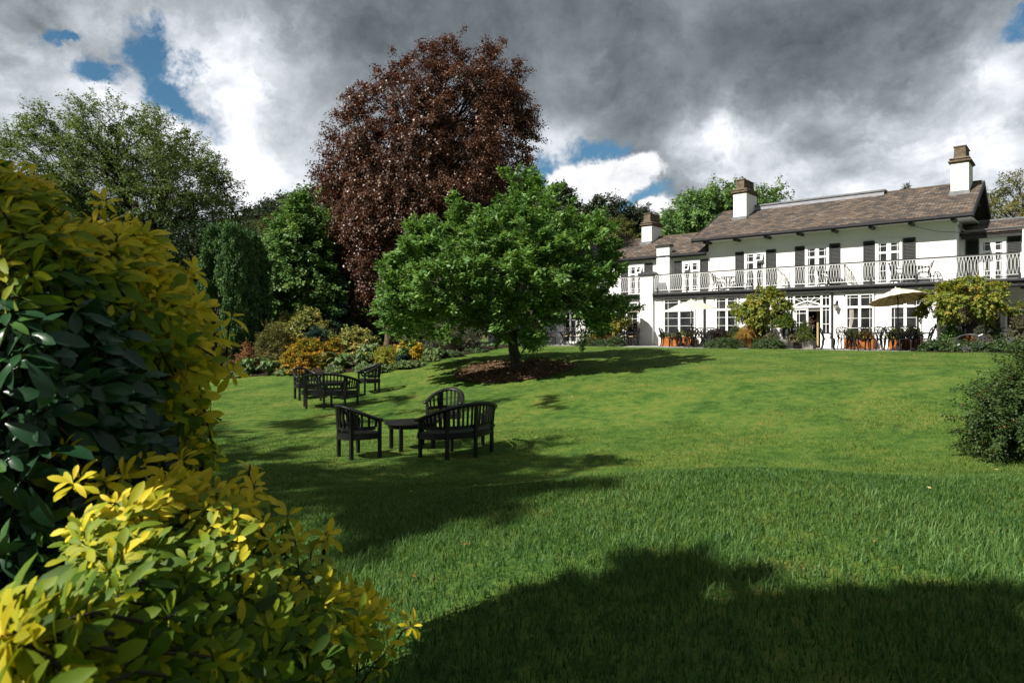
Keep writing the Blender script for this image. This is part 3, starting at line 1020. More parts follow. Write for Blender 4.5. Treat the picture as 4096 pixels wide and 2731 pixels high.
wn = gwin(-9.42, -7.66, 0.45, 2.40, rows=(0.62, 1.02, 1.42))
gwin(-6.60, -5.44, 0.45, 2.40, rows=(0.62, 1.02, 1.42))
gwin(-4.95, -3.72, 0.45, 2.40, rows=(0.62, 1.02, 1.42))
wn = gwin(-0.66, 0.46, 0.45, 2.36, trans=1.78, rows=(0.46, 0.88, 1.30))
c_ = MB()
for i in range(5):
    c_.tube([(-0.44 + 0.02 * i, -0.030, 1.74), (-0.47 + 0.03 * i, -0.028, 1.3), (-0.52 + 0.02 * i, -0.030, 0.9)], 0.012, 5, 0.4)
hp(c_, 'curtain', 'curtain', wn)
gwin(1.05, 2.19, 0.45, 2.34, trans=1.77, rows=(0.46, 0.88, 1.30))
for a, b in ((2415, 2497), (2507, 2556)):
    x0, x1 = fac(a, 1200, 0.12)[0], fac(b, 1200, 0.12)[0]
    gwin(x0, x1, 0.45, 2.32, y=0.12, split=False, trans=1.83, rows=(0.62, 1.02, 1.42))
w = MB()
w.box(fac(2405, 1200)[0], -10.73, -0.02, 0.118, 0.22, 0.36)
hp(w, 'window_sill', 'white_smooth')
gwin(fac(2255, 1200, 0.12)[0], fac(2312, 1200, 0.12)[0], 0.1, 2.32, y=0.12, trans=1.83, rows=(0.5, 0.95, 1.4), name='french_window')
gwin(fac(2080, 1200, 0.12)[0], fac(2150, 1200, 0.12)[0], 0.4, 2.32, y=0.12, trans=1.83, rows=(0.62, 1.02, 1.42))
gwin(4.78, 6.9, 0.8, 1.76, y=2.3, trans=1.6, rows=(), split=True)
# pilasters and panel mouldings between the windows
for a, b in ((-9.96, -9.50), (-7.58, -7.24), (-7.08, -6.68), (-5.36, -5.03), (-3.66, -3.40), (-1.15, -0.74), (0.53, 0.98), (2.26, 2.73)):
    w = MB()
    w.box(a, b, -0.055, 0, -0.02, 2.44)
    w.box(a + 0.03, b - 0.03, -0.072, -0.055, 0.0, 0.26)
    w.box(a + 0.05, a + 0.075, -0.068, -0.055, 0.36, 2.25).box(b - 0.075, b - 0.05, -0.068, -0.055, 0.36, 2.25).box(a + 0.075, b - 0.075, -0.068, -0.055, 2.225, 2.25)
    hp(w, 'pilaster', 'white_smooth')
for x in (-7.16, -3.30, -1.21, 2.80):
    w = MB()
    w.tube([(x, -0.13, 2.45), (x, -0.10, 2.3), (x, -0.07, 2.15), (x, -0.07, 0.0)], 0.042, 8)
    hp(w, 'downpipe', 'black')

# garden door with side lights and a sunburst fanlight
w = MB()
yf, b = -0.07, 0.012
zs = 1.84
for x in (-3.17, -2.84, -1.65, -1.28):
    w.box(x - 0.045, x + 0.045, yf, 0.1, 0, 2.42)
w.box(-3.125, -1.325, yf + 0.003, 0.1, 2.34, 2.42).box(-3.2, -1.25, yf - 0.03, 0.1, zs - 0.045, zs + 0.045)
for a, c in ((-3.125, -2.885), (-1.605, -1.325)):
    w.box(a, c, yf + 0.02, 0.1, 0, 0.62)
    xm = (a + c) / 2
    w.box(xm - b, xm + b, -0.05, 0.0, 0.62, 2.34)
    for z in (0.66, 1.06, 1.68, 2.22):
        w.box(a, c, -0.048, 0.0, z - b, z + b)
xm = -2.245
for dx in (-0.28, 0, 0.28):
    w.box(xm + dx - b, xm + dx + b, -0.05, 0, 2.22, 2.34)
w.box(-2.795, -1.695, -0.049, 0, 2.21, 2.235)
arch = [(-2.80, 1.90), (-2.72, 1.955), (-2.5, 2.035), (xm, 2.10), (-1.99, 2.035), (-1.77, 1.955), (-1.69, 1.90)]
w.tube([(x, -0.055, z) for x, z in arch], 0.036, 6)
for x2, z2 in ((-2.79, 2.19), (-2.52, 2.22), (xm, 2.22), (-1.97, 2.22), (-1.70, 2.19)):
    f0 = 0.52 if abs(x2 - xm) > 0.4 else 0.42
    w.bar((xm + (x2 - xm) * f0, -0.045, 1.90 + (z2 - 1.90) * (0.62 if x2 != xm else 0.6)), (x2, -0.045, z2), 0.02)
for q in range(1, 8):
    a = math.pi * q / 8
    w.bar((xm + 0.07 * math.cos(a), -0.045, 1.90 + 0.04 * math.sin(a)), (xm + 0.40 * math.cos(a), -0.045, 1.90 + 0.155 * math.sin(a)), 0.014)
df = hp(w, 'door_surround', 'white_smooth')
g = MB()
g.box(-3.12, -2.88, -0.02, -0.004, 0.62, 2.34).box(-1.6, -1.33, -0.02, -0.004, 0.62, 2.34).box(-2.79, -1.7, -0.02, -0.004, 1.88, 2.34)
hp(g, 'pane', 'glass', df)
w = MB()
w.box(-2.79, -2.72, -0.05, 0, 0, 1.79).box(-2.31, -2.22, -0.05, 0, 0, 1.79).box(-2.72, -2.31, -0.05, 0, 1.70, 1.79).box(-2.72, -2.31, -0.05, 0, 0, 0.3)
w.box(-2.62, -2.60, -0.04, 0, 0.3, 1.7)
for z in (0.7, 1.13, 1.55):
    w.box(-2.72, -2.31, -0.041, 0, z - b, z + b)
dl = hp(w, 'door', 'white_smooth')
g = MB()
g.box(-2.72, -2.31, -0.02, -0.004, 0.3, 1.7)
hp(g, 'pane', 'glass', dl)
w = MB()
w.box(-2.22, -1.7, -0.02, 0.1, 1.64, 1.79).box(-2.22, -1.7, -0.03, -0.021, 1.70, 1.72)
hp(w, 'door_blind', 'concrete')
w = MB()
w.box(-2.0, -1.96, 0.55, 1.05, 0.0, 1.62).box(-2.02, -1.94, 0.5, 0.56, 0, 1.66).box(-2.02, -1.94, 0.5, 1.1, 1.62, 1.68)
hp(w, 'inner_door', 'cushion')


# wall lantern
def ring(r, z, y, x):
    return [(x + r * math.cos(a * math.pi / 3), y + r * math.sin(a * math.pi / 3), z) for a in range(6)]


lm = MB()
lm.tube([(-1.0, -0.055, 2.02), (-1.0, -0.16, 2.06), (-1.0, -0.24, 2.0), (-1.0, -0.24, 1.93)], 0.014, 6)
lm.box(-1.04, -0.96, -0.08, -0.055, 1.93, 2.08)
lm.lathe([(0.02, 0.0), (0.11, -0.05), (0.10, -0.065)], (-1.0, -0.24, 1.94), 6)
lm.lathe([(0.05, 0), (0.03, -0.03), (0.012, -0.07)], (-1.0, -0.24, 1.70), 6)
for q in range(6):
    a = q * math.pi / 3
    lm.bar((-1.0 + 0.088 * math.cos(a), -0.24 + 0.088 * math.sin(a), 1.88), (-1.0 + 0.05 * math.cos(a), -0.24 + 0.05 * math.sin(a), 1.69), 0.008)
lo = hp(lm, 'wall_lantern', 'black')
lm = MB()
lm.lathe([(0.085, 0.17), (0.048, 0.0)], (-1.0, -0.24, 1.70), 6)
hp(lm, 'lantern_glass', 'lampglass', lo)


def uwin(x0, x1, zt, y, openside=0, zb=2.78):
    """upper french window of two leaves; openside 1/-1 tilts that top sash outwards"""
    w = MB()
    yf = y - 0.08
    f = 0.10
    w.box(x0, x0 + f, yf, y, zb, zt).box(x1 - f, x1, yf, y, zb, zt).box(x0 + f, x1 - f, yf, y, zt - 0.10, zt)
    w.box(x0 - 0.03, x1 + 0.03, yf - 0.02, y, zt, zt + 0.04)
    xm = (x0 + x1) / 2
    w.box(xm - 0.06, xm + 0.06, yf + 0.01, y, zb, zt - 0.1)
    zt2 = zt - 0.54
    w.box(x0 + f, x1 - f, yf + 0.012, y, zt2 - 0.045, zt2 + 0.045).box(x0 + f, x1 - f, yf + 0.013, y, zt - 0.15, zt - 0.1)
    w.box(x0 + f, x1 - f, yf + 0.014, y, zb, zb + 0.12)
    b = 0.010
    for sd_, a, c, fr in ((-1, x0 + f, xm - 0.06, 0.25), (1, xm + 0.06, x1 - f, 0.75)):
        w.box(a, a + 0.03, yf + 0.02, y, zb, zt - 0.1).box(c - 0.03, c, yf + 0.02, y, zb, zt - 0.1)
        xx = a + (c - a) * fr
        w.box(xx - b, xx + b, y - 0.05, y - 0.012, zb, zt2 - 0.04)
        if sd_ != openside:
            w.box(xx - b, xx + b, y - 0.05, y - 0.012, zt2 + 0.04, zt - 0.15)
            w.box(a, c, y - 0.049, y - 0.012, zt - 0.27, zt - 0.25)
        for zz in (zt2 - 0.40, zt2 - 0.8):
            w.box(a, c, y - 0.049, y - 0.012, zz - b, zz + b)
    fr_ = hp(w, 'window', 'white_smooth')
    g = MB()
    g.box(x0 + f, x1 - f, y - 0.024, y - 0.004, zb + 0.12, zt - 0.14)
    hp(g, 'pane', 'glass', fr_)
    if openside:
        a, c = (x0 + f, xm - 0.06) if openside < 0 else (xm + 0.06, x1 - f)
        T = Matrix.Translation((0, yf - 0.005, zt - 0.14)) @ Matrix.Rotation(math.radians(-24), 4, 'X')
        s = MB()
        hh = 0.40
        s.box(a, a + 0.05, -0.03, 0, -hh, 0).box(c - 0.05, c, -0.03, 0, -hh, 0).box(a + 0.05, c - 0.05, -0.03, 0, -0.05, 0).box(a + 0.05, c - 0.05, -0.03, 0, -hh, -hh + 0.05)
        xx = a + (c - a) * (0.28 if openside < 0 else 0.72)
        s.box(xx - b, xx + b, -0.026, -0.004, -hh + 0.05, -0.05).box(a + 0.05, c - 0.05, -0.0255, -0.004, -0.16, -0.14)
        s.v = [tuple(T @ Vector(p)) for p in s.v]
        hp(s, 'open_sash', 'white_smooth', fr_)
        s = MB()
        s.box(a + 0.05, c - 0.05, -0.018, -0.010, -hh + 0.05, -0.05)
        s.v = [tuple(T @ Vector(p)) for p in s.v]
        hp(s, 'pane', 'glass', fr_)


def shutter(x0, x1, zt, y, zb=2.80):
    w = MB()
    yf = y - 0.05
    w.box(x0, x0 + 0.05, yf, y, zb, zt).box(x1 - 0.05, x1, yf, y, zb, zt)
    for z0, z1 in ((zb, zb + 0.08), (zt - 0.08, zt), ((zb + zt) / 2 - 0.04, (zb + zt) / 2 + 0.04)):
        w.box(x0 + 0.05, x1 - 0.05, yf + 0.003, y, z0, z1)
    n = int((zt - zb - 0.1) / 0.062)
    for i in range(n):
        z = zb + 0.08 + (zt - zb - 0.16) * (i + 0.5) / n
        w.add([(x0 + 0.05, yf + 0.005, z - 0.026), (x1 - 0.05, yf + 0.005, z - 0.026), (x1 - 0.05, y - 0.008, z + 0.03), (x0 + 0.05, y - 0.008, z + 0.03)], [(0, 1, 2, 3)])
    w.box(x0 + 0.05, x1 - 0.05, y - 0.007, y - 0.003, zb + 0.08, zt - 0.08)
    return hp(w, 'shutter', 'shutter')


for (sa, wa, wb, sb, zt, y, op) in ((-6.14, -5.66, -4.60, -4.13, 4.72, 1.3, 1), (-3.23, -2.76, -1.70, -1.23, 4.76, 1.3, 0),
                                    (-0.27, 0.22, 1.27, 1.76, 4.75, 1.3, 0), (-12.80, -12.30, -11.30, -10.81, 4.50, 1.3, 1),
                                    (-9.50, -9.02, -8.02, -7.60, 4.49, 1.3, -1), (3.42, 3.92, 4.82, 5.31, 4.60, 2.3, 0)):
    uwin(wa, wb, zt - 0.03, y, op)
    shutter(sa, wa - 0.03, zt, y)
    shutter(wb + 0.03, sb, zt, y)
# porch at the right end: posts, curved brackets, boarded door with its hood
for x in (2.85, 4.72, 6.05):
    w = MB()
    w.box(x - 0.07, x + 0.07, -0.12, 0.02, 0, 2.40)
    hp(w, 'porch_post', 'black')
w = MB()
for sgn in (-1, 1):
    pts = [(6.05 + sgn * (0.07 + 0.55 * (1 - math.cos(a))), -0.05, 1.75 + 0.62 * math.sin(a)) for a in np.linspace(0, math.pi / 2, 8)]
    w.tube(pts, 0.035, 6)
    w.tube([(6.05 + sgn * (0.2 + 0.09 * math.cos(a)), -0.05, 2.24 + 0.09 * math.sin(a)) for a in np.linspace(0, 6.28, 9)], 0.018, 5)
hp(w, 'porch_bracket', 'black')
w = MB()
w.box(3.55, 4.25, 2.22, 2.298, 0, 1.75).box(4.50, 4.62, 2.2, 2.298, 0, 1.9).box(3.45, 3.55, 2.2, 2.298, 0, 1.85).box(4.25, 4.35, 2.2, 2.298, 0, 1.85).box(3.45, 4.62, 2.21, 2.299, 1.75, 1.83)
hp(w, 'porch_door', 'black')
w = MB()
w.bar((3.3, 1.9, 1.92), (3.9, 1.9, 2.15), 0.06).bar((3.9, 1.9, 2.15), (4.55, 1.9, 1.92), 0.06)
w.add([(3.25, 1.85, 1.93), (3.9, 1.85, 2.17), (3.9, 2.29, 2.17), (3.25, 2.29, 1.93), (4.6, 1.85, 1.93), (4.6, 2.29, 1.93)], [(0, 1, 2, 3), (1, 4, 5, 2)])
hp(w, 'door_hood', 'black')
w = MB()
w.box(4.62, 7.5, 2.26, 2.299, 0.70, 0.76)
hp(w, 'dado_rail', 'black')

# ------------------------------------------------------------------ garden furniture of dark wood
def rz_facing(fx, fy):
    return math.atan2(fx, -fy)


def leg_box(mb, x, y, z0, z1, w=0.055):
    mb.frustum(x - w / 2, x + w / 2, y - w / 2, y + w / 2, z0, z1, 0.0)


def crescent(name, a, b, posts, zarm, zback, nsl):
    """curved-back seat: semi-elliptical back of half width a and depth b, open towards -y"""
    root = empty(name)

    def P(phi, k=1.0):
        return (a * k * math.sin(phi), b * k * math.cos(phi) - 0.04)
    PH = np.linspace(-math.pi / 2, math.pi / 2, 33)

    def rail_z(phi):
        return zarm + (zback - zarm) * max(0.0, math.cos(phi)) ** 1.1
    # top rail: flat rounded section that sweeps down to the arms
    w = MB()
    pts = [(*P(p, 1.05), rail_z(p)) for p in PH]
    pts = [(pts[0][0], pts[0][1] - 0.07, pts[0][2] - 0.005)] + pts + [(pts[-1][0], pts[-1][1] - 0.07, pts[-1][2] - 0.005)]
    w.tube(pts, [0.036] + [0.047] * (len(pts) - 2) + [0.036], 10, 0.72)
    w.build('top_rail', M['teak'], root, smooth=True)
    # seat: slats front to back inside a curved frame
    w = MB()
    n = int(round(2 * a / 0.062))
    zs = 0.44
    for i in range(n):
        x0 = -a + 2 * a * (i + 0.08) / n
        x1 = -a + 2 * a * (i + 0.92) / n
        y0 = [b * math.sqrt(max(0.02, 1 - (x / a) ** 2)) * 0.97 - 0.04 for x in (x0, x1)]
        yf = [-0.10 - 0.05 * (1 - (x / a) ** 2) for x in (x0, x1)]
        w.add([(x0, yf[0], zs - 0.022), (x1, yf[1], zs - 0.022), (x1, y0[1], zs - 0.022), (x0, y0[0], zs - 0.022),
               (x0, yf[0], zs), (x1, yf[1], zs), (x1, y0[1], zs), (x0, y0[0], zs)],
              [(0, 3, 2, 1), (4, 5, 6, 7), (0, 1, 5, 4), (1, 2, 6, 5), (2, 3, 7, 6), (3, 0, 4, 7)])
    w.build('seat', M['teak'], root)
    w = MB()

    def strip(pts, z0, z1, th):
        m = len(pts)
        for i in range(m - 1):
            (xa, ya), (xb, yb) = pts[i], pts[i + 1]
            na = Vector((ya - yb, xb - xa, 0)).normalized() * th
            w.add([(xa, ya, z0), (xb, yb, z0), (xb + na.x, yb + na.y, z0), (xa + na.x, ya + na.y, z0), (xa, ya, z1), (xb, yb, z1), (xb + na.x, yb + na.y, z1), (xa + na.x, ya + na.y, z1)],
                  [(0, 3, 2, 1), (4, 5, 6, 7), (0, 1, 5, 4), (2, 3, 7, 6), (1, 2, 6, 5), (3, 0, 4, 7)])
    strip([P(p, 1.0) for p in PH], zs - 0.105, zs - 0.023, -0.028)
    strip([(x, -0.10 - 0.05 * (1 - (x / a) ** 2)) for x in np.linspace(-a, a, 15)], zs - 0.10, zs - 0.023, 0.028)
    w.build('seat_frame', M['teak'], root)
    w = MB()
    strip([P(p, 0.985) for p in PH[1:-1]], zs + 0.055, zs + 0.115, -0.03)
    w.build('back_rail', M['teak'], root)
    # back slats
    w = MB()
    ph2 = [p for p in np.linspace(-math.pi / 2 + 0.09, math.pi / 2 - 0.09, nsl)]
    for p in ph2:
        x, y = P(p, 0.985)
        x2, y2 = P(p, 1.035)
        w.tube([(x, y, zs + 0.10), (x2, y2, rail_z(p) - 0.02)], 0.021, 4, 1.0)
    w.build('back_slats', M['teak'], root)
    for p in posts:
        p = math.radians(p)
        x, y = P(p, 0.99)
        x2, y2 = P(p, 1.035)
        w = MB()
        w.bar((x, y, -0.04), (x, y, zs + 0.06), 0.053)
        w.bar((x, y, zs + 0.06), (x2, y2, rail_z(p) - 0.01), 0.056)
        w.build('leg', M['teak'], root)
    for sx in ((-1, 1) if a < 0.6 else (-1, 0, 1)):
        w = MB()
        x = sx * a * 0.93
        y = -0.085 if sx else -0.12
        w.bar((x, y, -0.04), (x, y, zs - 0.03 if not sx else rail_z(math.pi / 2) - 0.02), 0.051)
        w.build('leg', M['teak'], root)
    return root


def lounge_table(a, b):
    root = empty('oval_table')
    w = MB()
    prof = [(0.97, -0.034), (1.0, -0.02), (1.0, -0.006), (0.985, 0.0)]
    n = 40
    base = len(w.v)
    for r, z in prof:
        for j in range(n):
            t = 2 * math.pi * j / n
            w.v.append((a * r * math.cos(t), b * r * math.sin(t), 0.50 + z))
    for i in range(3):
        for j in range(n):
            w.f.append((base + i * n + j, base + i * n + (j + 1) % n, base + (i + 1) * n + (j + 1) % n, base + (i + 1) * n + j))
    w.f.append(tuple(range(n))[::-1])
    ns = 13                                                     # slats on the top
    for i in range(ns):
        x0, x1 = -a + 2 * a * (i + 0.05) / ns, -a + 2 * a * (i + 0.95) / ns
        ya, yb = [b * 0.97 * math.sqrt(max(0.0, 1 - (x / a) ** 2)) for x in (x0, x1)]
        w.add([(x0, -ya, 0.5), (x1, -yb, 0.5), (x1, yb, 0.5), (x0, ya, 0.5), (x0, -ya, 0.505), (x1, -yb, 0.505), (x1, yb, 0.505), (x0, ya, 0.505)],
              [(4, 5, 6, 7), (0, 1, 5, 4), (1, 2, 6, 5), (2, 3, 7, 6), (3, 0, 4, 7)])
    w.f.append(tuple(base + 3 * n + j for j in range(n)))
    w.build('tabletop', M['teak'], root)
    w = MB()
    for r in (0.86,):
        for j in range(n):
            t0, t1 = 2 * math.pi * j / n, 2 * math.pi * (j + 1) / n
            q = [(a * k * math.cos(t), b * k * math.sin(t)) for k in (r, r - 0.06) for t in (t0, t1)]
            (ax_, ay_), (bx, by), (cx, cy), (dx, dy) = q
            w.add([(ax_, ay_, 0.40), (bx, by, 0.40), (bx, by, 0.466), (ax_, ay_, 0.466), (cx, cy, 0.40), (dx, dy, 0.40), (dx, dy, 0.466), (cx, cy, 0.466)],
                  [(0, 1, 2, 3), (5, 4, 7, 6), (0, 4, 5, 1)])
    w.build('apron', M['teak'], root)
    for sx in (-1, 1):
        for sy in (-1, 1):
            w = MB()
            w.bar((sx * a * 0.60, sy * b * 0.60, -0.04), (sx * a * 0.60, sy * b * 0.60, 0.466), 0.062)
            w.build('leg', M['teak'], root)
    return root


def settle(o, X, Y, fx=None, fy=None, tilt=True):
    o.location = (X, Y, gz(X, Y))
    if fx is not None:
        o.rotation_euler = (0, 0, rz_facing(fx, fy))
    return o


arm = crescent('garden_armchair', 0.36, 0.52, (-34, 34), 0.66, 0.90, 13)
bench = crescent('curved_bench', 0.80, 0.56, (-42, 0, 42), 0.66, 0.92, 27)
ltab = lounge_table(0.52, 0.42)
G1 = 'dark wooden crescent armchairs on the lawn'
settle(arm, at(1458, 11.75), 11.75, 0.70, 0.71)
tag(arm, 'dark wooden armchair with its slatted back to the camera, left of the nearer oval table', 'armchair', G1)
o = copy_tree(arm)
settle(o, at(1776, 14.0), 14.0, -0.22, -1.0)
tag(o, 'dark wooden armchair facing the camera behind the nearer curved bench', 'armchair', G1)
o = copy_tree(arm)
settle(o, at(1232, 20.2), 20.2, 0.75, -0.65)
tag(o, 'dark wooden armchair at the left end of the farther bench group', 'armchair', G1)
o = copy_tree(arm)
settle(o, at(1458, 20.4), 20.4, -0.85, -0.45)
tag(o, 'dark wooden armchair at the right end of the farther bench group', 'armchair', G1)
G2 = 'curved dark wooden benches on the lawn'
settle(bench, at(1824, 12.1), 12.1, -0.72, 0.69)
tag(bench, 'dark wooden curved bench nearest the camera with an armchair behind it', 'bench', G2)
o = copy_tree(bench)
settle(o, at(1320, 18.6), 18.6, 0.05, 1.0)
tag(o, 'dark wooden curved bench near the ferns, farther from the camera', 'bench', G2)
G3 = 'oval dark wooden tables on the lawn'
settle(ltab, at(1648, 12.55), 12.55, -0.5, 0.86)
tag(ltab, 'oval slatted dark table between the armchair and the nearer curved bench', 'table', G3)
o = copy_tree(ltab)
settle(o, at(1335, 19.9), 19.9, 0, 1)
tag(o, 'oval dark table half hidden behind the farther curved bench', 'table', G3)


# ------------------------------------------------------------------ cast iron terrace furniture
def iron_chair(name='lattice_chair'):
    root = empty(name)
    w = MB()
    n = 24
    pr = []
    for r, z in ((0.86, 0.425), (1.0, 0.432), (1.0, 0.45), (0.94, 0.456)):
        for j in range(n):
            t = 2 * math.pi * j / n
            c, s = math.cos(t), math.sin(t)
            k = r / (abs(c) ** 3.2 + abs(s) ** 3.2) ** (1 / 3.2)
            w.v.append((0.235 * c * k, 0.225 * s * k, z))
    for i in range(3):
        for j in range(n):
            w.f.append((i * n + j, i * n + (j + 1) % n, (i + 1) * n + (j + 1) % n, (i + 1) * n + j))
    w.f.append(tuple(range(n))[::-1])
    w.f.append(tuple(range(3 * n, 4 * n)))
    w.build('seat', M['iron'], root)
    for sx in (-1, 1):
        w = MB()
        w.tube([(sx * 0.17, -0.17, 0.43), (sx * 0.215, -0.215, 0.36), (sx * 0.21, -0.21, 0.25), (sx * 0.19, -0.19, 0.10), (sx * 0.205, -0.215, 0.0)], [0.034, 0.032, 0.024, 0.019, 0.025], 6)
        w.build('leg', M['iron'], root, smooth=True)
        w = MB()
        w.tube([(sx * 0.17, 0.17, 0.43), (sx * 0.19, 0.20, 0.34), (sx * 0.18, 0.205, 0.2), (sx * 0.185, 0.25, 0.05), (sx * 0.19, 0.28, 0.0)], [0.032, 0.029, 0.023, 0.019, 0.025], 6)
        w.build('leg', M['iron'], root, smooth=True)
        w = MB()
        w.tube([(sx * 0.225, 0.265, 0.66), (sx * 0.265, 0.14, 0.665), (sx * 0.28, -0.02, 0.655), (sx * 0.275, -0.12, 0.62), (sx * 0.25, -0.10, 0.53), (sx * 0.225, -0.10, 0.45)], [0.018, 0.020, 0.023, 0.020, 0.017, 0.019], 6)
        w.build('arm', M['iron'], root, smooth=True)
    w = MB()

    def bk(u, h):                                              # back surface: u across, h height above the seat
        return (u, 0.20 + 0.30 * h - 0.10 * (u / 0.24) ** 2 * 0.4 + 0.10 * h * h, 0.44 + h)
    fr = [bk(-0.19, 0.0), bk(-0.215, 0.12), bk(-0.235, 0.26), bk(-0.245, 0.36), bk(-0.21, 0.41), bk(-0.11, 0.452), bk(0, 0.465), bk(0.11, 0.452), bk(0.21, 0.41), bk(0.245, 0.36), bk(0.235, 0.26), bk(0.215, 0.12), bk(0.19, 0.0)]
    w.tube(fr, 0.021, 6)
    for s in (-1, 1):
        for u0, u1, u2 in ((-0.15, -0.06, 0.22), (-0.05, 0.03, 0.20), (0.06, 0.10, 0.14), (-0.17, -0.14, 0.06)):
            w.tube([bk(s * u0, 0.0), bk(s * (u0 * 0.7 + u1 * 0.3 - 0.015), 0.12), bk(s * u1, 0.24), bk(s * (u1 * 0.4 + u2 * 0.6), 0.36), bk(s * u2, 0.445 - 0.9 * max(0, abs(u2) - 0.1))], 0.0125, 5)
    w.build('backrest', M['iron'], root, smooth=True)
    return root


def iron_table(r, h=0.72, name='round_table'):
    root = empty(name)
    w = MB()
    w.lathe([(r * 0.95, -0.03), (r, -0.022), (r, -0.004), (r * 0.97, 0.0)], (0, 0, h), 36)
    w.build('tabletop', M['iron'], root)
    for q in range(4):
        a = math.pi / 4 + q * math.pi / 2
        c, s = math.cos(a), math.sin(a)
        w = MB()
        w.tube([(c * rr, s * rr, z) for rr, z in ((r * 0.62, h - 0.03), (r * 0.42, h - 0.14), (r * 0.22, h * 0.48), (r * 0.34, h * 0.2), (r * 0.62, 0.03), (r * 0.68, 0.0))], [0.03, 0.028, 0.024, 0.024, 0.02, 0.022], 6)
        w.build('leg', M['iron'], root, smooth=True)
    return root


def onp(px, yl):
    dx = (px - 2048) / F
    t = (yl + ST * HX + CT * HY) / (ST * dx + CT)
    return dx * t, t


CH = iron_chair()
CHC = copy_tree(CH)
for ch in list(CHC.children):
    pass
w = MB()
w.lathe([(0.20, 0.0), (0.215, 0.015), (0.21, 0.04), (0.17, 0.05)], (0, 0, 0.458), 20)
w.build('cushion', M['cushion'], CHC, smooth=True)
TB, TBS = iron_table(0.66), iron_table(0.36, 0.70, 'side_table')
used = set()


def use(o):
    if o.name in used:
        return copy_tree(o)
    used.add(o.name)
    return o


GT, GC = 'black round tables on the terrace', 'black lattice-back chairs on the terrace'
GBT, GBC = 'small black tables on the balcony', 'black lattice-back chairs on the balcony'


def place(proto, px, yl, label, cat, group, face=None, zl=0.0, dr=0.0):
    o = use(proto)
    X, Y = onp(px, yl)
    o.location = (X, Y, TZ + zl)
    if face is not None:
        o.rotation_euler = (0, 0, rz_facing(face[0] - X, face[1] - Y) + dr)
    tag(o, label, cat, group)
    return o


def dining(tpx, tyl, tlabel, chairs, cushioned=False, small=False, zl=0.0):
    place(TBS if small else TB, tpx, tyl, tlabel, 'table', GBT if small else GT, zl=zl)
    c = onp(tpx, tyl)
    for px, yl, lab in chairs:
        place(CHC if cushioned else CH, px, yl, lab, 'chair', GBC if zl else GC, c, zl, rng.uniform(-0.2, 0.2))


dining(3418, -2.45, 'black round table beside the open garden door, an orange planter behind it', [
    (3314, -2.75, 'black lattice chair nearest the open garden door, facing the table'),
    (3378, -1.55, 'black lattice chair between wall and table near the wall lantern'),
    (3446, -3.25, 'black lattice chair on the lawn side of the table by the garden door'),
    (3502, -2.25, 'black lattice chair at the right edge of the table by the garden door')])
dining(3612, -2.75, 'black round table with a cream parasol pole through it and rusty planter behind', [
    (3540, -2.35, 'black lattice chair at the left edge of the table under the large cream parasol'),
    (3583, -1.75, 'black lattice chair behind the large parasol table, left of the pole'),
    (3640, -1.70, 'black lattice chair behind the large parasol table, right of the pole'),
    (3622, -3.45, 'black lattice chair on the lawn side of the large parasol table'),
    (3696, -2.95, 'black lattice chair seen from the side at the right of the large parasol table')])
dining(2735, -2.3, 'black round table below the white parasol near the tall white pillar', [
    (2666, -2.4, 'black lattice chair nearest the tall white pillar, facing right to its table'),
    (2700, -1.35, 'black lattice chair between the leftmost orange planter and the table below the white parasol'),
    (2762, -3.05, 'black lattice chair on the lawn side of the table below the white parasol'),
    (2783, -1.55, 'black lattice chair at the back right of the table below the white parasol')])
dining(2818, -1.9, 'black round table by the dark downpipe right of the white parasol pole', [
    (2838, -2.75, 'black lattice chair on the lawn side of the table by the left downpipe'),
    (2868, -1.75, 'black lattice chair next to the orange flowers right of the left downpipe')])
dining(2262, -2.4, 'black round table below the green tree, its chairs with straw cushions', [
    (2202, -2.6, 'cushioned lattice chair at the left of the table below the green tree'),
    (2274, -1.5, 'cushioned lattice chair behind the table below the green tree'),
    (2318, -2.3, 'cushioned lattice chair at the right of the table below the green tree')], cushioned=True)
dining(2480, -1.5, 'black round table between rusty maple tub and tall white pillar', [
    (2462, -0.75, 'cushioned lattice chair behind the table next to the rusty maple tub'),
    (2505, -0.7, 'cushioned lattice chair behind the table under the half-hidden parasol'),
    (2530, -1.7, 'cushioned lattice chair left of the tall white pillar, facing its table')], cushioned=True)
BZ = 2.742
dining(2912, 0.6, 'small black table on the balcony left of the first shuttered window', [
    (2876, 0.55, 'black lattice chair left of the table at the left balcony gate'),
    (2946, 0.65, 'black lattice chair right of the table at the left balcony gate')], small=True, zl=BZ)
dining(3325, 0.7, 'small black table on the balcony at the middle gate', [
    (3298, 0.55, 'black lattice chair on the balcony before the middle upper window')], small=True, zl=BZ)
dining(3655, 0.55, 'small black table on the balcony above the large cream parasol', [
    (3592, 0.6, 'black lattice chair on the balcony in front of the right upper window'),
    (3696, 0.65, 'black lattice chair on the balcony against the white wall above the maple')], small=True, zl=BZ)


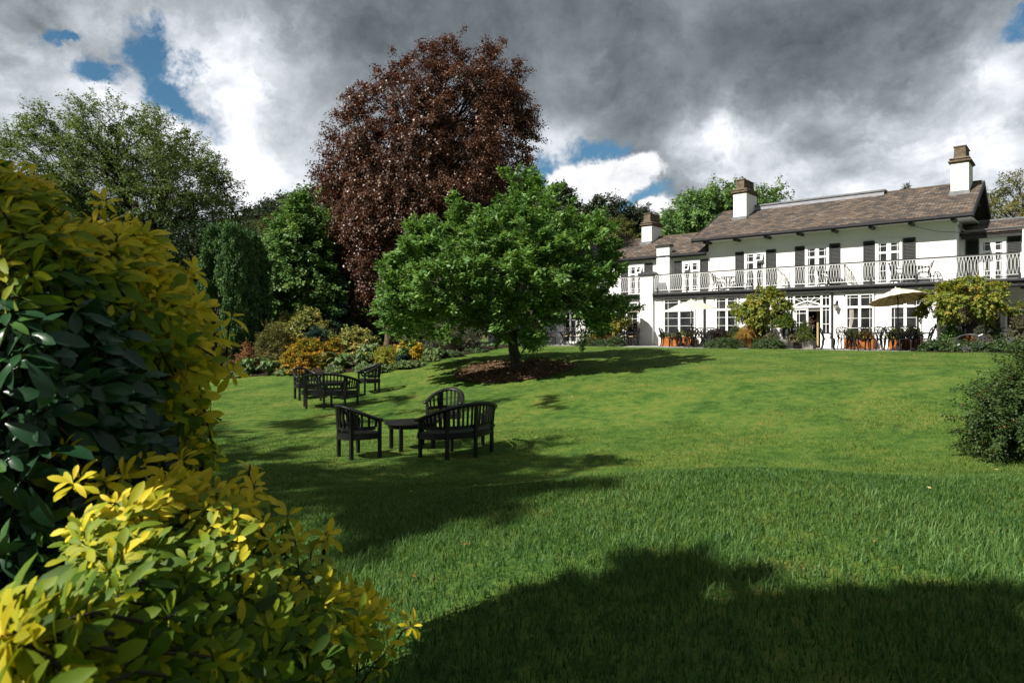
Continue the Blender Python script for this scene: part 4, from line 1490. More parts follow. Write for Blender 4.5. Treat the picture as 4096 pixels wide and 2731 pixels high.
def parasol(px, yl, R, zrim, zapex, label, tilt=(0, 0)):
    root = empty('parasol')
    X, Y = onp(px, yl)
    root.location = (X, Y, TZ)
    n = 16
    w = MB()
    h = zapex - zrim
    T = Matrix.Translation((0, 0, zrim)) @ Matrix.Rotation(tilt[0], 4, 'X') @ Matrix.Rotation(tilt[1], 4, 'Y')
    prof = [(0.10, h), (0.35 * R, h * 0.80), (0.68 * R, h * 0.46), (R, 0.0)]
    vs = []
    for r, z in prof:
        for j in range(n * 2):
            a = math.pi * j / n
            rr = r * (1 if j % 2 == 0 else 0.985)
            vs.append((rr * math.cos(a), rr * math.sin(a), z - (0.012 if j % 2 else 0)))
    m = n * 2
    fs = [(i * m + j, i * m + (j + 1) % m, (i + 1) * m + (j + 1) % m, (i + 1) * m + j) for i in range(3) for j in range(m)]
    up = len(vs)
    vs += [(x, y, z - 0.008) for x, y, z in vs]
    fs += [tuple(up + q for q in f_[::-1]) for f_ in fs]
    fs += [(3 * m + j, 3 * m + (j + 1) % m, up + 3 * m + (j + 1) % m, up + 3 * m + j)[::-1] for j in range(m)]
    w.add([tuple(T @ Vector(p)) for p in vs], fs)
    can = w.build('canopy', M['canvas'], root)
    w = MB()
    w.lathe([(0.20, h - 0.04), (0.16, h + 0.02), (0.03, h + 0.055), (0.012, h + 0.12)], (0, 0, 0), 16)
    w.v = [tuple(T @ Vector(p)) for p in w.v]
    w.build('vent_cap', M['canvas'], can)
    for q in range(n // 2 * 2):
        a = 2 * math.pi * q / n
        w = MB()
        w.tube([tuple(T @ Vector((r * math.cos(a), r * math.sin(a), z - 0.022))) for r, z in prof], 0.007, 4)
        if q % 2 == 0:
            w.tube([tuple(T @ Vector((0.03 * math.cos(a), 0.03 * math.sin(a), h - 0.36))), tuple(T @ Vector((0.55 * R * math.cos(a), 0.55 * R * math.sin(a), h * 0.60 - 0.025)))], 0.006, 4)
        w.build('rib', M['iron'], root)
    w = MB()
    w.tube([(0, 0, 0.0), (0, 0, zrim - 0.02), tuple(T @ Vector((0, 0, h)))], 0.021, 8)
    w.tube([(-0.03, 0, 1.02), (0.03, 0, 1.02), (0.12, 0, 1.02)], 0.014, 6)
    w.lathe([(0.032, 0), (0.032, 0.14)], (0, 0, 0.95), 8)
    w.build('pole', M['iron'], root)
    w = MB()
    w.lathe([(0.25, 0), (0.25, 0.05), (0.06, 0.08), (0.04, 0.3)], (0, 0, 0.0), 20)
    w.build('base', M['iron'], root)
    tag(root, label, 'parasol', 'cream parasols on the terrace')


parasol(3592, -2.75, 1.0, 1.94, 2.33, 'large cream parasol with its ribbed underside showing beside the right maple', (math.radians(-13), math.radians(-4)))
parasol(2766, -2.2, 1.12, 1.80, 2.17, 'pale cream parasol standing before the window right of the tall pillar', (math.radians(3), math.radians(-3)))
parasol(2482, -1.45, 1.05, 1.72, 2.13, 'cream parasol half hidden behind the green tree, left of the tall pillar', (0, 0))


# ------------------------------------------------------------------ planters, pots, hose
def planter(px0, px1, yl, h, depth, label, mat='corten', cat='planter', name='planter_box', group='rusty steel planters on the terrace'):
    xa = w2h(*onp(px0, yl))[0]
    xb = w2h(*onp(px1, yl))[0]
    root = empty(name, h2w((xa + xb) / 2, yl + depth / 2), -TH)
    hw = (xb - xa) / 2
    w = MB()
    t = 0.025
    w.box(-hw, hw, -depth / 2, -depth / 2 + t, 0, h).box(-hw, hw, depth / 2 - t, depth / 2, 0, h).box(-hw, -hw + t, -depth / 2 + t, depth / 2 - t, 0, h).box(hw - t, hw, -depth / 2 + t, depth / 2 - t, 0, h)
    w.build('box', M[mat], root, bevel=0.006)
    w = MB()
    w.box(-hw + t, hw - t, -depth / 2 + t, depth / 2 - t, 0.02, h - 0.05)
    w.build('earth', M['soil'], root)
    tag(root, label, cat, group)
    return root


def tub(px, yl, r, h, label, mat='corten', flare=1.1, group=None, name='round_tub'):
    X, Y = onp(px, yl)
    root = empty(name, (X, Y, TZ))
    w = MB()
    w.lathe([(r / flare, 0), (r, h), (r - 0.03, h), (r - 0.04, h - 0.06)], (0, 0, 0), 28)
    w.build('tub_wall', M[mat], root)
    w = MB()
    w.lathe([(r * 0.9, h - 0.09), (r * 0.85, h - 0.055)], (0, 0, 0), 20)
    w.build('earth', M['soil'], root)
    tag(root, label, 'planter', group)
    return root


planter(3376, 3492, -0.75, 0.46, 0.42, 'long orange-brown steel planter behind the table by the garden door')
planter(3556, 3680, -0.80, 0.46, 0.42, 'long orange-brown steel planter behind the large parasol table')
planter(2642, 2768, -0.85, 0.48, 0.42, 'long orange-brown steel planter behind the table below the white parasol')
planter(2852, 2942, -0.75, 0.46, 0.42, 'short rusty planter with orange flowers left of the yellow maple')
planter(2952, 3062, -2.3, 0.52, 0.95, 'big square rusty tub under the yellow maple, straw grass hanging over it')
planter(2342, 2442, -2.3, 0.56, 0.95, 'big square rusty tub in the shade right of the green tree')
planter(3806, 3964, -2.4, 0.55, 1.1, 'big square rusty tub under the right-hand green maple behind the hose')
GP = 'grey pots by the garden door'
tub(3136, -2.6, 0.25, 0.40, 'round pale grey pot with a clipped ball tree left of the garden door', 'concrete', 1.22, GP, 'round_pot')
planter(3172, 3206, -2.3, 0.30, 0.4, 'low grey square pot under the drooping sage', 'concrete', 'pot', 'square_pot', GP)
planter(3208, 3252, -2.7, 0.36, 0.42, 'square grey pot with pink flowers before the open garden door', 'concrete', 'pot', 'square_pot', GP)
planter(2134, 2174, -2.2, 0.42, 0.5, 'square grey pot left of the cushioned chairs below the green tree', 'concrete', 'pot', 'square_pot', 'grey pots by the garden door')
tub(4056, -2.7, 0.24, 0.33, 'dark green glazed pot next to the hose reel', 'green_glaze', 1.3, None, 'glazed_pot')

root = empty('hose_coil', (*onp(3872, -3.75), TZ + 0.04), -TH)
tag(root, 'coiled grey garden hose leaning against the low shrubs under the right maple', 'hose')
w = MB()
R_ = Matrix.Rotation(math.radians(42), 4, 'X')
for i in range(9):
    r = 0.455 + 0.028 * math.sin(i * 2.1) - 0.008 * i
    ox, oz = 0.03 * math.sin(i * 1.3), 0.012 * i
    w.tube([tuple(R_ @ Vector((ox + r * math.cos(t), 0.42 + (r - 0.05) * math.sin(t), oz))) for t in np.linspace(0, 2 * math.pi, 36, endpoint=False)], 0.0125, 6, closed=True)
w.tube([tuple(R_ @ Vector((0.16 + 0.43 * math.cos(t), 0.34 + 0.36 * math.sin(t), 0.10))) for t in np.linspace(-2.2, 1.4, 20)], 0.0125, 6)
w.build('hose', M['hose'], root, smooth=True)
for t in (0.75, 3.9):
    w = MB()
    c, s = math.cos(t), math.sin(t)
    w.tube([tuple(R_ @ Vector((r * c, 0.42 + r * 0.9 * s, z))) for r, z in ((0.36, -0.02), (0.50, -0.02), (0.50, 0.13), (0.36, 0.13))], 0.02, 6, closed=True)
    w.build('tape_band', M['tape'], root)

root = empty('hose_reel', (*onp(4108, -3.2), TZ), -TH)
tag(root, 'grey hose reel with an orange nozzle at the right edge of the terrace', 'hose reel')
for y in (-0.14, 0.14):
    w = MB()
    w.tube([(0.19 * math.cos(t), y, 0.24 + 0.19 * math.sin(t)) for t in np.linspace(0, 2 * math.pi, 28, endpoint=False)], 0.028, 6, closed=True)
    for q in range(6):
        a = q * math.pi / 3
        w.bar((0.05 * math.cos(a), y, 0.24 + 0.05 * math.sin(a)), (0.18 * math.cos(a), y, 0.24 + 0.18 * math.sin(a)), 0.05)
    w.tube([(0, y - 0.012, 0.24), (0, y + 0.012, 0.24)], 0.07, 14)
    w.build('reel_wheel', M['grey_plastic'], root, smooth=True)
w = MB()
for i in range(7):
    w.tube([((0.12) * math.cos(t), -0.11 + i * 0.036, 0.24 + 0.12 * math.sin(t)) for t in np.linspace(0, 2 * math.pi, 20, endpoint=False)], 0.018, 6, closed=True)
w.tube([(-0.12, -0.16, 0.26), (-0.2, -0.2, 0.2), (-0.3, -0.26, 0.09)], 0.012, 6)
w.build('hose', M['hose'], root, smooth=True)
w = MB()
w.tube([(-0.30, -0.26, 0.09), (-0.325, -0.275, 0.065), (-0.33, -0.28, 0.06), (-0.385, -0.31, 0.0)], [0.02, 0.03, 0.018, 0.024], 8)
w.build('nozzle', M['orange'], root, smooth=True)
w = MB()
w.tube([(-0.22, -0.18, 0.0), (0.3, -0.18, 0.0), (0.3, 0.18, 0.0), (-0.22, 0.18, 0.0)], 0.016, 6, closed=True).bar((0.02, -0.18, 0), (0, -0.17, 0.26), 0.03).bar((0.02, 0.18, 0), (0, 0.17, 0.26), 0.03)
w.build('reel_frame', M['tape'], root)


# ------------------------------------------------------------------ foliage
def in_poly(P, poly):
    x, y = P[:, 0], P[:, 1]
    ins = np.zeros(len(P), bool)
    n = len(poly)
    for i in range(n):
        x1, y1 = poly[i]
        x2, y2 = poly[(i + 1) % n]
        c = ((y1 > y) != (y2 > y)) & (x < (x2 - x1) * (y - y1) / (y2 - y1 + 1e-9) + x1)
        ins ^= c
    return ins


def edge_dist(P, poly):
    d = np.full(len(P), 1e9)
    n = len(poly)
    for i in range(n):
        a, b = np.array(poly[i], float), np.array(poly[(i + 1) % n], float)
        ab = b - a
        t = np.clip(((P - a) @ ab) / (ab @ ab), 0, 1)
        d = np.minimum(d, np.linalg.norm(P - (a + t[:, None] * ab), axis=1))
    return d


def inflate(poly, Y, depth, n, r, inset=0.0, seed=0, shell=0.45):
    """fill the body of a crown of the given outline (picture pixels) at depth Y: a rounded volume, fuller near its skin"""
    g = np.random.default_rng(seed)
    W = np.array([(at(x, Y), zat(y, Y)) for x, y in poly])
    lo, hi = W.min(0), W.max(0)
    P = g.uniform(lo, hi, (n * 30, 2))
    P = P[in_poly(P, W)]
    d = edge_dist(P, W)
    k = d > inset
    P, d = P[k], d[k]
    dm = np.percentile(d, 97)
    prof = np.sqrt(np.clip(1 - (1 - np.minimum(d / dm, 1)) ** 2, 0, 1))
    u = g.uniform(0, 1, len(P)) ** shell * g.choice([-1, 1], len(P))
    C = np.stack([P[:, 0], Y + u * prof * depth, P[:, 1]], -1)
    keep = []
    for i in range(len(C)):
        if len(keep) >= n:
            break
        if keep:
            dd = C[keep] - C[i]
            if (np.einsum('ij,ij->i', dd, dd) < (r * 0.62) ** 2).any():
                continue
        keep.append(i)
    return C[keep]


def leaves_mesh(pos, ax, nr, ln, wd, fold=0.12):
    """one folded four-cornered leaf per entry"""
    ax = unit(ax)
    nr = unit(nr - ax * (nr * ax).sum(-1, keepdims=True))
    sd_ = np.cross(ax, nr)
    ln, wd = ln[:, None], wd[:, None]
    mid = pos + ax * ln * 0.48
    V = np.stack([pos, mid + sd_ * wd * 0.5 + nr * wd * fold, pos + ax * ln - nr * ln * 0.08, mid - sd_ * wd * 0.5 + nr * wd * fold], 1).reshape(-1, 3)
    n = len(pos)
    Fc = np.arange(n * 4).reshape(n, 4)
    return V, Fc


def twig_leaves(C, R, n, Ln, Wd, seed=0, twigs=7, out=0.8, up=0.3, rand=0.7, droop=0.25, leafdroop=0.2, nup=0.7, spread=0.11, center=None, tlen=(0.8, 1.4), side=0.75):
    g = np.random.default_rng(seed)
    m = len(C)
    R = np.broadcast_to(np.asarray(R, float), (m,))
    cc = C.mean(0) if center is None else np.asarray(center, float)
    o = unit(C - cc)
    wgt = R ** 2
    ti = g.choice(m, m * twigs, p=wgt / wgt.sum())
    d = unit(o[ti] * out + g.normal(size=(len(ti), 3)) * rand + np.array([0, 0, up]))
    st = C[ti] + g.normal(size=(len(ti), 3)) * 0.28 * R[ti][:, None]
    le = R[ti] * g.uniform(*tlen, len(ti))
    li = g.integers(0, len(ti), n)
    t = g.uniform(0.05, 1.0, n) ** 0.8
    p = st[li] + d[li] * (le[li] * t)[:, None]
    p[:, 2] -= droop * le[li] * t * t
    p += g.normal(size=(n, 3)) * (spread * R[ti][li])[:, None]
    tan = d[li].copy()
    tan[:, 2] -= 2 * droop * t
    sd_ = unit(np.cross(tan, np.array([0, 0, 1.0])) + 1e-4) * g.choice([-1, 1], n)[:, None]
    ax = tan * 0.7 + sd_ * side + g.normal(size=(n, 3)) * 0.35
    ax[:, 2] -= leafdroop
    nr = np.array([0, 0, nup]) + o[ti][li] * 0.35 + g.normal(size=(n, 3)) * 0.45
    s = g.uniform(0.65, 1.25, n)
    V, Fc = leaves_mesh(p, ax, nr, Ln * s, Wd * s * g.uniform(0.85, 1.15, n))
    rnd = np.repeat(g.uniform(0, 1, n) * 0.6 + np.repeat(g.uniform(0, 0.4, 1), n), 4)
    rnd = np.repeat(np.clip(g.uniform(0, 0.7, n) + g.uniform(0, 0.3, len(ti))[li], 0, 1), 4)
    return V, Fc, rnd, (st, d, le, droop, ti)


def curve(a, b, n=6, sag=0.0, wob=0.0, g=rng):
    a, b = np.asarray(a, float), np.asarray(b, float)
    t = np.linspace(0, 1, n)[:, None]
    p = a + (b - a) * t
    p[:, 2] += (sag * np.sin(np.pi * t[:, 0])) * np.linalg.norm(b - a)
    if wob:
        p[1:-1] += g.normal(size=(n - 2, 3)) * wob * np.linalg.norm(b - a)
    return [tuple(q) for q in p]


def limbs(mb, base, C, r0, fork, K=6, seed=0, sag=0.06, frac=0.6, twr=None):
    """trunk from base to the fork, K main limbs, then a branch to each leaf clump"""
    g = np.random.default_rng(seed)
    base = np.asarray(base, float)
    fork = np.asarray(fork, float)
    mb.tube([tuple(base + np.array([0, 0, -0.3])), tuple(base + (fork - base) * 0.06), *curve(base + (fork - base) * 0.15, fork, 6, 0, 0.02, g)],
            [r0 * 1.5, r0 * 1.2] + list(np.linspace(r0, r0 * 0.8, 6)), 10)
    cen = C[g.choice(len(C), min(K, len(C)), replace=False)]
    for _ in range(6):
        lab = np.argmin(((C[:, None] - cen[None]) ** 2).sum(-1), 1)
        cen = np.array([C[lab == i].mean(0) if (lab == i).any() else cen[i] for i in range(len(cen))])
    for i, c in enumerate(cen):
        end = fork + (c - fork) * 0.72
        pts = curve(fork - (fork - base) * g.uniform(0, 0.15), end, 8, sag, 0.035, g)
        r1 = r0 * 0.5 * math.sqrt(max(0.3, (lab == i).mean() * len(cen)))
        mb.tube(pts, list(np.linspace(r1, r1 * 0.3, 8)), 7)
        for q in C[lab == i]:
            if g.uniform() > frac:
                continue
            s = pts[g.integers(3, 8)]
            mb.tube(curve(s, q, 5, 0.05, 0.05, g), list(np.linspace(r1 * 0.28, r1 * 0.08, 5)), 5)


def tree(name, label, cat, C, R, n, Ln, Wd, leaf, bark, base, r0, fork, K=6, seed=0, group=None, frac=0.6, sag=0.06, twigbark=0, **kw):
    base = np.array([base[0], base[1], gz(*base[:2]) if len(base) < 3 else base[2]])
    root = empty(name, tuple(base))
    tag(root, label, cat, group)
    V, Fc, rnd, tw = twig_leaves(C, R, n, Ln, Wd, seed, **kw)
    np_mesh('crown', V - base, Fc, L[leaf], {'rnd': rnd}, root)
    mb = MB()
    limbs(mb, base * 0, C - base, r0, np.asarray(fork) - base, K, seed, sag, frac)
    if twigbark:
        st, d, le, droop, ti = tw
        for i in np.random.default_rng(seed).choice(len(st), twigbark, replace=False):
            e = st[i] + d[i] * le[i]
            e[2] -= droop * le[i]
            mb.tube([tuple(C[ti[i]] - base), tuple(st[i] + d[i] * le[i] * 0.5 - base), tuple(e - base)], [0.022, 0.015, 0.006], 3)
    mb.build('trunk', M[bark], root, smooth=True)
    return root


S_ = 1.7415


def sc(poly):
    return [(x * S_, y * S_) for x, y in poly]


# --- the green tree on the lawn
MAG = sc([(1205, 400), (1240, 432), (1285, 452), (1332, 436), (1322, 480), (1378, 508), (1398, 550), (1408, 600), (1428, 655), (1445, 690), (1418, 720), (1385, 735), (1372, 765), (1320, 758),
          (1262, 742), (1250, 778), (1200, 788), (1130, 768), (1080, 752), (1005, 775), (935, 768), (900, 735), (884, 665), (888, 600), (928, 568), (958, 520), (1000, 488), (1040, 482), (1056, 448), (1092, 490), (1142, 462), (1152, 428)])
C = inflate(MAG, 22.0, 3.3, 240, 0.66, 0.36, 3, 0.42)
C[:, 2] -= 0.30
tree('green_tree', 'round spreading bright green tree standing on a ring of bark mulch', 'tree', C, 0.50, 105000, 0.165, 0.074, 'magnolia', 'bark_lichen',
     (0.18, 22.0), 0.20, (0.0, 22.0, 1.95), 7, 4, out=0.7, up=0.75, rand=0.55, droop=0.12, leafdroop=-0.1, nup=1.1, twigs=9, spread=0.09, frac=0.7)

# --- copper beech: tall dome with drooping skirts
BE = sc([(1010, 112), (1040, 108), (1090, 96), (1150, 122), (1205, 165), (1250, 238), (1238, 300), (1245, 350), (1232, 405), (1190, 470), (1140, 530), (1060, 560), (1000, 600), (950, 670), (905, 735), (870, 745), (835, 712), (805, 660), (788, 590),
         (765, 500), (738, 408), (752, 360), (762, 290), (812, 212), (830, 190), (860, 200), (930, 128)])
C = inflate(BE, 40.0, 5.2, 600, 0.80, 0.8, 5, 0.38)
C[:, 2] -= 0.35
C = np.concatenate([C, inflate(sc([(795, 420), (850, 400), (1000, 410), (1045, 470), (1010, 560), (960, 610), (915, 700), (895, 735), (855, 690), (825, 640), (805, 560), (785, 480)]), 36.5, 1.6, 110, 0.8, 0.75, 7, 0.4)])
tree('copper_beech', 'very tall dark red copper beech rising above all the other trees', 'tree', C, 0.92, 340000, 0.125, 0.08, 'beech', 'bark',
     (at(1500, 40), 40.0), 0.5, (at(1560, 40), 40.0, 7.0), 9, 6, out=0.75, up=0.15, rand=0.5, droop=0.42, leafdroop=0.5, nup=0.4, twigs=8, spread=0.12, frac=0.5, tlen=(0.55, 1.15))
for i, (px_, Y_, h_, lab) in enumerate(((1424, 37, 4.8, 'straight dark trunk left of two others in the shade below the beech'), (1480, 38, 5.0, 'dark trunk in the middle of the shade below the beech'), (1552, 36, 4.4, 'leaning pale brown trunk at the right of the shade below the beech'))):
    X_ = at(px_, Y_)
    root = empty('bare_trunk', (X_, Y_, gz(X_, Y_)))
    tag(root, lab, 'tree trunk', 'trunks below the beech')
    w = MB()
    lean = (0.9, 0, -0.6)[i] * (1 if i != 2 else -1) * 0.4
    w.tube([(lean * -0.3, 0, -0.3), (0, 0, 0.2), (lean * 0.3, 0, h_ * 0.4), (lean * -0.5, 0.1, h_)], [0.30, 0.20, 0.17, 0.13], 9)
    w.build('trunk', M['bark_tan' if i == 2 else 'bark'], root, smooth=True)

# --- broad green tree left of the beech
GR = sc([(735, 448), (765, 470), (785, 540), (800, 620), (830, 690), (868, 720), (862, 765), (800, 770), (745, 745), (700, 735), (640, 722), (608, 705), (606, 630), (622, 570), (648, 512), (690, 468)])
C = inflate(GR, 38.5, 3.2, 220, 0.8, 0.85, 8, 0.45)
tree('broadleaf_tree', 'broad mid-green tree between the columnar yews and the copper beech', 'tree', C, 0.78, 80000, 0.18, 0.12, 'oakgreen', 'bark',
     (at(1270, 38.5), 39.0), 0.26, (at(1270, 38.5), 38.7, 4.0), 6, 9, out=0.7, up=0.4, rand=0.6, droop=0.15, nup=0.7, twigs=8, frac=0.6)
# --- pale grey-green tree behind the yews
PA = [(985, 910), (1035, 922), (1085, 965), (1110, 1010), (1090, 1200), (1075, 1330), (1020, 1330), (980, 1100), (960, 960)]
C = inflate(PA, 48.0, 2.5, 110, 1.0, 0.2, 10, 0.5)
tree('pale_willow', 'pale grey-green tree peeping out behind the columnar yews', 'tree', C, 0.9, 22000, 0.20, 0.06, 'pale', 'bark',
     (at(1030, 48), 48.0), 0.2, (at(1030, 48), 48.0, 4.5), 4, 11, up=0.5, droop=0.25)

# --- airy tree at the left with the sky showing through
WI = sc([(28, 322), (60, 300), (108, 275), (150, 285), (200, 268), (238, 252), (300, 248), (335, 243), (380, 268), (428, 262), (482, 320), (522, 385), (545, 440), (577, 470), (560, 505), (520, 520), (470, 540), (420, 560), (360, 575), (280, 590), (180, 600), (60, 560), (10, 480)])
C = inflate(WI, 40.0, 4.4, 300, 1.0, 1.0, 12, 0.5)
fk = (at(600, 40), 40.0, zat(960, 40))
tree('airy_tree', 'large airy grey-green tree at the left with sky and branches showing through', 'tree', C, 0.95, 120000, 0.15, 0.065, 'willow', 'bark',
     (at(640, 40), 40.0), 0.33, fk, 9, 13, out=0.8, up=0.35, rand=0.6, droop=0.22, nup=0.5, twigs=9, spread=0.09, frac=0.95, sag=0.1, twigbark=900, tlen=(0.9, 1.6))

# --- dark evergreen mass under it
for k_, (poly, Y_, lab) in enumerate((
        ([(640, 980), (760, 925), (880, 925), (960, 960), (880, 1100), (840, 1250), (830, 1440), (700, 1460), (600, 1400), (560, 1150)], 37.0, 'dark evergreen tree in shade just left of the columnar yews'),
        ([(300, 1010), (460, 960), (620, 960), (690, 1100), (700, 1400), (500, 1480), (300, 1400)], 39.0, 'dark evergreen tree in shade behind the golden bush'),
        ([(-250, 900), (0, 920), (180, 960), (330, 1040), (360, 1400), (100, 1500), (-250, 1450)], 38.0, 'dark evergreen tree at the far left hidden mostly by the golden bush'))):
    C = inflate(poly, Y_, 2.6, 150, 0.8, 0.1, 20 + k_, 0.45)
    cx = np.mean([p[0] for p in poly])
    tree('dark_evergreen', lab, 'tree', C, 0.8, 26000, 0.15, 0.09, 'dark', 'bark', (at(cx, Y_), Y_), 0.22, (at(cx, Y_), Y_, 3.2), 5, 30 + k_, 'dark evergreens on the left', out=0.6, up=0.3, droop=0.2)
# undergrowth behind the bed, each a separate bush
for k_, (x0, x1, top, Y_, leaf, lab) in enumerate((
        (1090, 1300, 1230, 39, 'oakgreen', 'mid-green bush low behind the pale rhododendron'), (1290, 1430, 1215, 39.5, 'bluegreen', 'dark bluish bush left of the bare trunks'),
        (1400, 1560, 1235, 41, 'oakgreen', 'leafy bush in the gaps between the bare trunks'), (1540, 1700, 1260, 42, 'dark', 'dark bush behind the yellow flowers and bare trunks'))):
    pass


def dome(x0, x1, top, Y, n, r, seed=0, depth=None, base=None, k=0.5, low=0.12):
    """leaf clumps filling a rounded shrub that spans picture columns x0..x1 and rises to row top"""
    g = np.random.default_rng(seed)
    a, b = at(x0, Y), at(x1, Y)
    cx, rx = (a + b) / 2, (b - a) / 2
    zb = gz(cx, Y) if base is None else base
    h = max(0.15, zat(top, Y) - zb) * 1.12
    rx *= 1.08
    ry = rx * 0.8 if depth is None else depth
    d = unit(g.normal(size=(n, 3)))
    d[:, 2] = np.abs(d[:, 2])
    q = g.uniform(0.35, 1, n) ** k
    C = np.stack([cx + d[:, 0] * q * max(rx - r * 0.7, 0.05), Y + d[:, 1] * q * ry, zb + low * h + d[:, 2] * q * max(h * (1 - low) - r * 0.55, 0.04)], -1)
    return C, (cx, Y, zb), h


def shrub(name, label, cat, x0, x1, top, Y, leaf, n=6000, Ln=0.08, Wd=0.04, clumps=40, r=0.22, seed=0, group=None, depth=None, base=None, stems=6, stemmat='bark', stem_r=0.012, low=0.12, **kw):
    C, bs, h = dome(x0, x1, top, Y, clumps, r, seed, depth, base, low=low)
    bs = np.array(bs)
    root = empty(name, tuple(bs))
    tag(root, label, cat, group)
    kw.setdefault('center', (bs[0], bs[1], bs[2] + h * 0.2))
    V, Fc, rnd, _ = twig_leaves(C, r, n, Ln, Wd, seed, **kw)
    V[:, 2] = np.maximum(V[:, 2], bs[2] + 0.01)
    np_mesh('foliage', V - bs, Fc, L[leaf], {'rnd': rnd}, root)
    if stems:
        g = np.random.default_rng(seed)
        mb = MB()
        for q in C[g.choice(len(C), min(stems * 3, len(C)), replace=False)]:
            s = np.array([g.uniform(-0.08, 0.08), g.uniform(-0.08, 0.08), -0.05])
            mb.tube(curve(s, (q - bs) * 0.92, 5, 0.05, 0.04, g), list(np.linspace(stem_r * 2, stem_r * 0.6, 5)), 5)
        mb.build('stem', M[stemmat], root)
    return root


def fern(label, x0, x1, top, Y, n=16, leaf='fern', seed=0, group='ferns at the edge of the bed', base=None, upright=0.5, ps=0.06):
    n = int(n * 1.4)
    g = np.random.default_rng(seed)
    a, b = at(x0, Y), at(x1, Y)
    cx, R = (a + b) / 2, (b - a) / 2
    zb = gz(cx, Y) if base is None else base
    h = max(0.2, zat(top, Y) - zb)
    ps_, ax_, nr_, ln_, wd_ = [], [], [], [], []
    mb = MB()
    crowns = max(1, int(round(R / 0.55)))
    for c in range(crowns):
        ox = 0 if crowns == 1 else (c / (crowns - 1) - 0.5) * 2 * (R - 0.45)
        oy = g.uniform(-0.25, 0.25)
        hh = h * g.uniform(0.8, 1.0)
        for i in range(n):
            an = 2 * math.pi * (i + g.uniform(0, 0.8)) / n
            le = hh * g.uniform(0.85, 1.2)
            rr = min(R, 0.95) * g.uniform(0.6, 1.25) * (1.3 - upright * 0.5)
            t = np.linspace(0, 1, 12)
            px = np.stack([ox + np.cos(an) * rr * t ** 1.1, oy + np.sin(an) * rr * t ** 1.1, le * (np.sin(t * (2.75 - 0.75 * upright))) * g.uniform(0.45, 1.05)], -1)
            mb.tube([tuple(p) for p in px[::3]] + [tuple(px[-1])], [0.006, 0.005, 0.004, 0.003, 0.002], 3)
            m = 30
            tt = np.linspace(0.12, 0.99, m)
            P = np.stack([np.interp(tt, t, px[:, k_]) for k_ in range(3)], -1)
            T = unit(np.gradient(P, axis=0))
            for s in (-1, 1):
                sd_ = np.cross(T, np.array([0, 0, 1.0])) * s
                ps_.append(P)
                ax_.append(unit(sd_) * 0.9 + T * 0.45 + g.normal(size=(m, 3)) * 0.08)
                nr_.append(np.cross(T, sd_) * s + g.normal(size=(m, 3)) * 0.15)
                prof = np.sin(np.pi * np.clip(tt, 0, 1) ** 0.75) ** 0.8
                ln_.append(le * 0.24 * prof + 0.015)
                wd_.append(np.full(m, ps) * (0.4 + 0.6 * prof))
    P, A, N_ = map(np.concatenate, (ps_, ax_, nr_))
    N_ = np.where(N_[:, 2:3] < 0, -N_, N_)
    V, Fc = leaves_mesh(P, A, N_, np.concatenate(ln_), np.concatenate(wd_), 0.05)
    rnd = np.repeat(g.uniform(0, 1, len(P)), 4)
    root = empty('fern', (cx, Y, zb))
    tag(root, label, 'fern', group)
    np_mesh('frond', V, Fc, L[leaf], {'rnd': rnd}, root)
    mb.build('stem', M['bark_tan'], root)
    return root


def yew(label, poly, Y, seed):
    C = inflate(poly, Y, 1.1, 230, 0.32, 0.17, seed, 0.3)
    C = C[vnoise(np.stack([C[:, 0] * 2.6 + 50, C[:, 2] * 0.35 + 9], -1), seed) > 0.18]
    tp = sorted(poly, key=lambda p: p[1])[0]
    C = np.concatenate([C, [(at(tp[0] + dx, Y), Y, zat(tp[1], Y) - dz) for dx, dz in ((0, 0.25), (3, 0.55), (-4, 0.85), (2, 1.2))]])
    bx = np.mean([p[0] for p in poly])
    b = np.array([at(bx, Y), Y, gz(at(bx, Y), Y)])
    root = empty('columnar_yew', tuple(b))
    tag(root, label, 'yew', 'columnar yews left of the bed')
    V, Fc, rnd, _ = twig_leaves(C, 0.30, 60000, 0.11, 0.05, seed, twigs=5, out=0.40, up=1.2, rand=0.22, droop=-0.1, leafdroop=-0.7, nup=0.1, spread=0.17, tlen=(0.7, 1.35), side=0.3, center=(C[:, 0].mean(), C[:, 1].mean() + 0.5, C[:, 2].min()))
    np_mesh('crown', V - b, Fc, L['yew'], {'rnd': rnd}, root)
    mb = MB()
    g = np.random.default_rng(seed)
    for i in range(5):
        q = C[g.integers(0, len(C))]
        top = np.array([(q[0] - b[0]) * 0.6, (q[1] - Y) * 0.6, 3.5])
        mb.tube(curve((g.uniform(-0.25, 0.25), g.uniform(-0.2, 0.2), -0.2), top, 6, 0, 0.02, g), list(np.linspace(0.10, 0.03, 6)), 7)
    mb.build('trunk', M['bark_tan'], root, smooth=True)


def cy(poly):
    return [(700 + 0.5486 * x, 700 + 0.5486 * y) for x, y in poly]


yew('leftmost dark green columnar yew with a brown stem at its right', cy([(330, 392), (362, 470), (350, 600), (345, 760), (350, 900), (330, 1200), (310, 1420), (205, 1400), (190, 1120), (180, 960), (215, 720), (255, 600), (288, 450)]), 31.5, 51)
yew('middle and tallest columnar yew, pale green where the sun strikes it', cy([(430, 378), (485, 425), (500, 520), (545, 640), (570, 850), (565, 1080), (550, 1300), (455, 1440), (350, 1420), (345, 1050), (340, 800), (348, 600), (380, 450)]), 30.5, 52)
yew('rightmost columnar yew, darker and standing in shade', cy([(525, 420), (572, 480), (612, 560), (632, 650), (656, 850), (650, 1000), (635, 1200), (580, 1340), (535, 1200), (550, 800), (520, 560), (505, 480)]), 31.8, 53)


# --- the planted bed, back to front (crop pixels)
def c4(x):
    return 900 + 0.4252 * x


def r4(y):
    return 1150 + 0.4252 * y


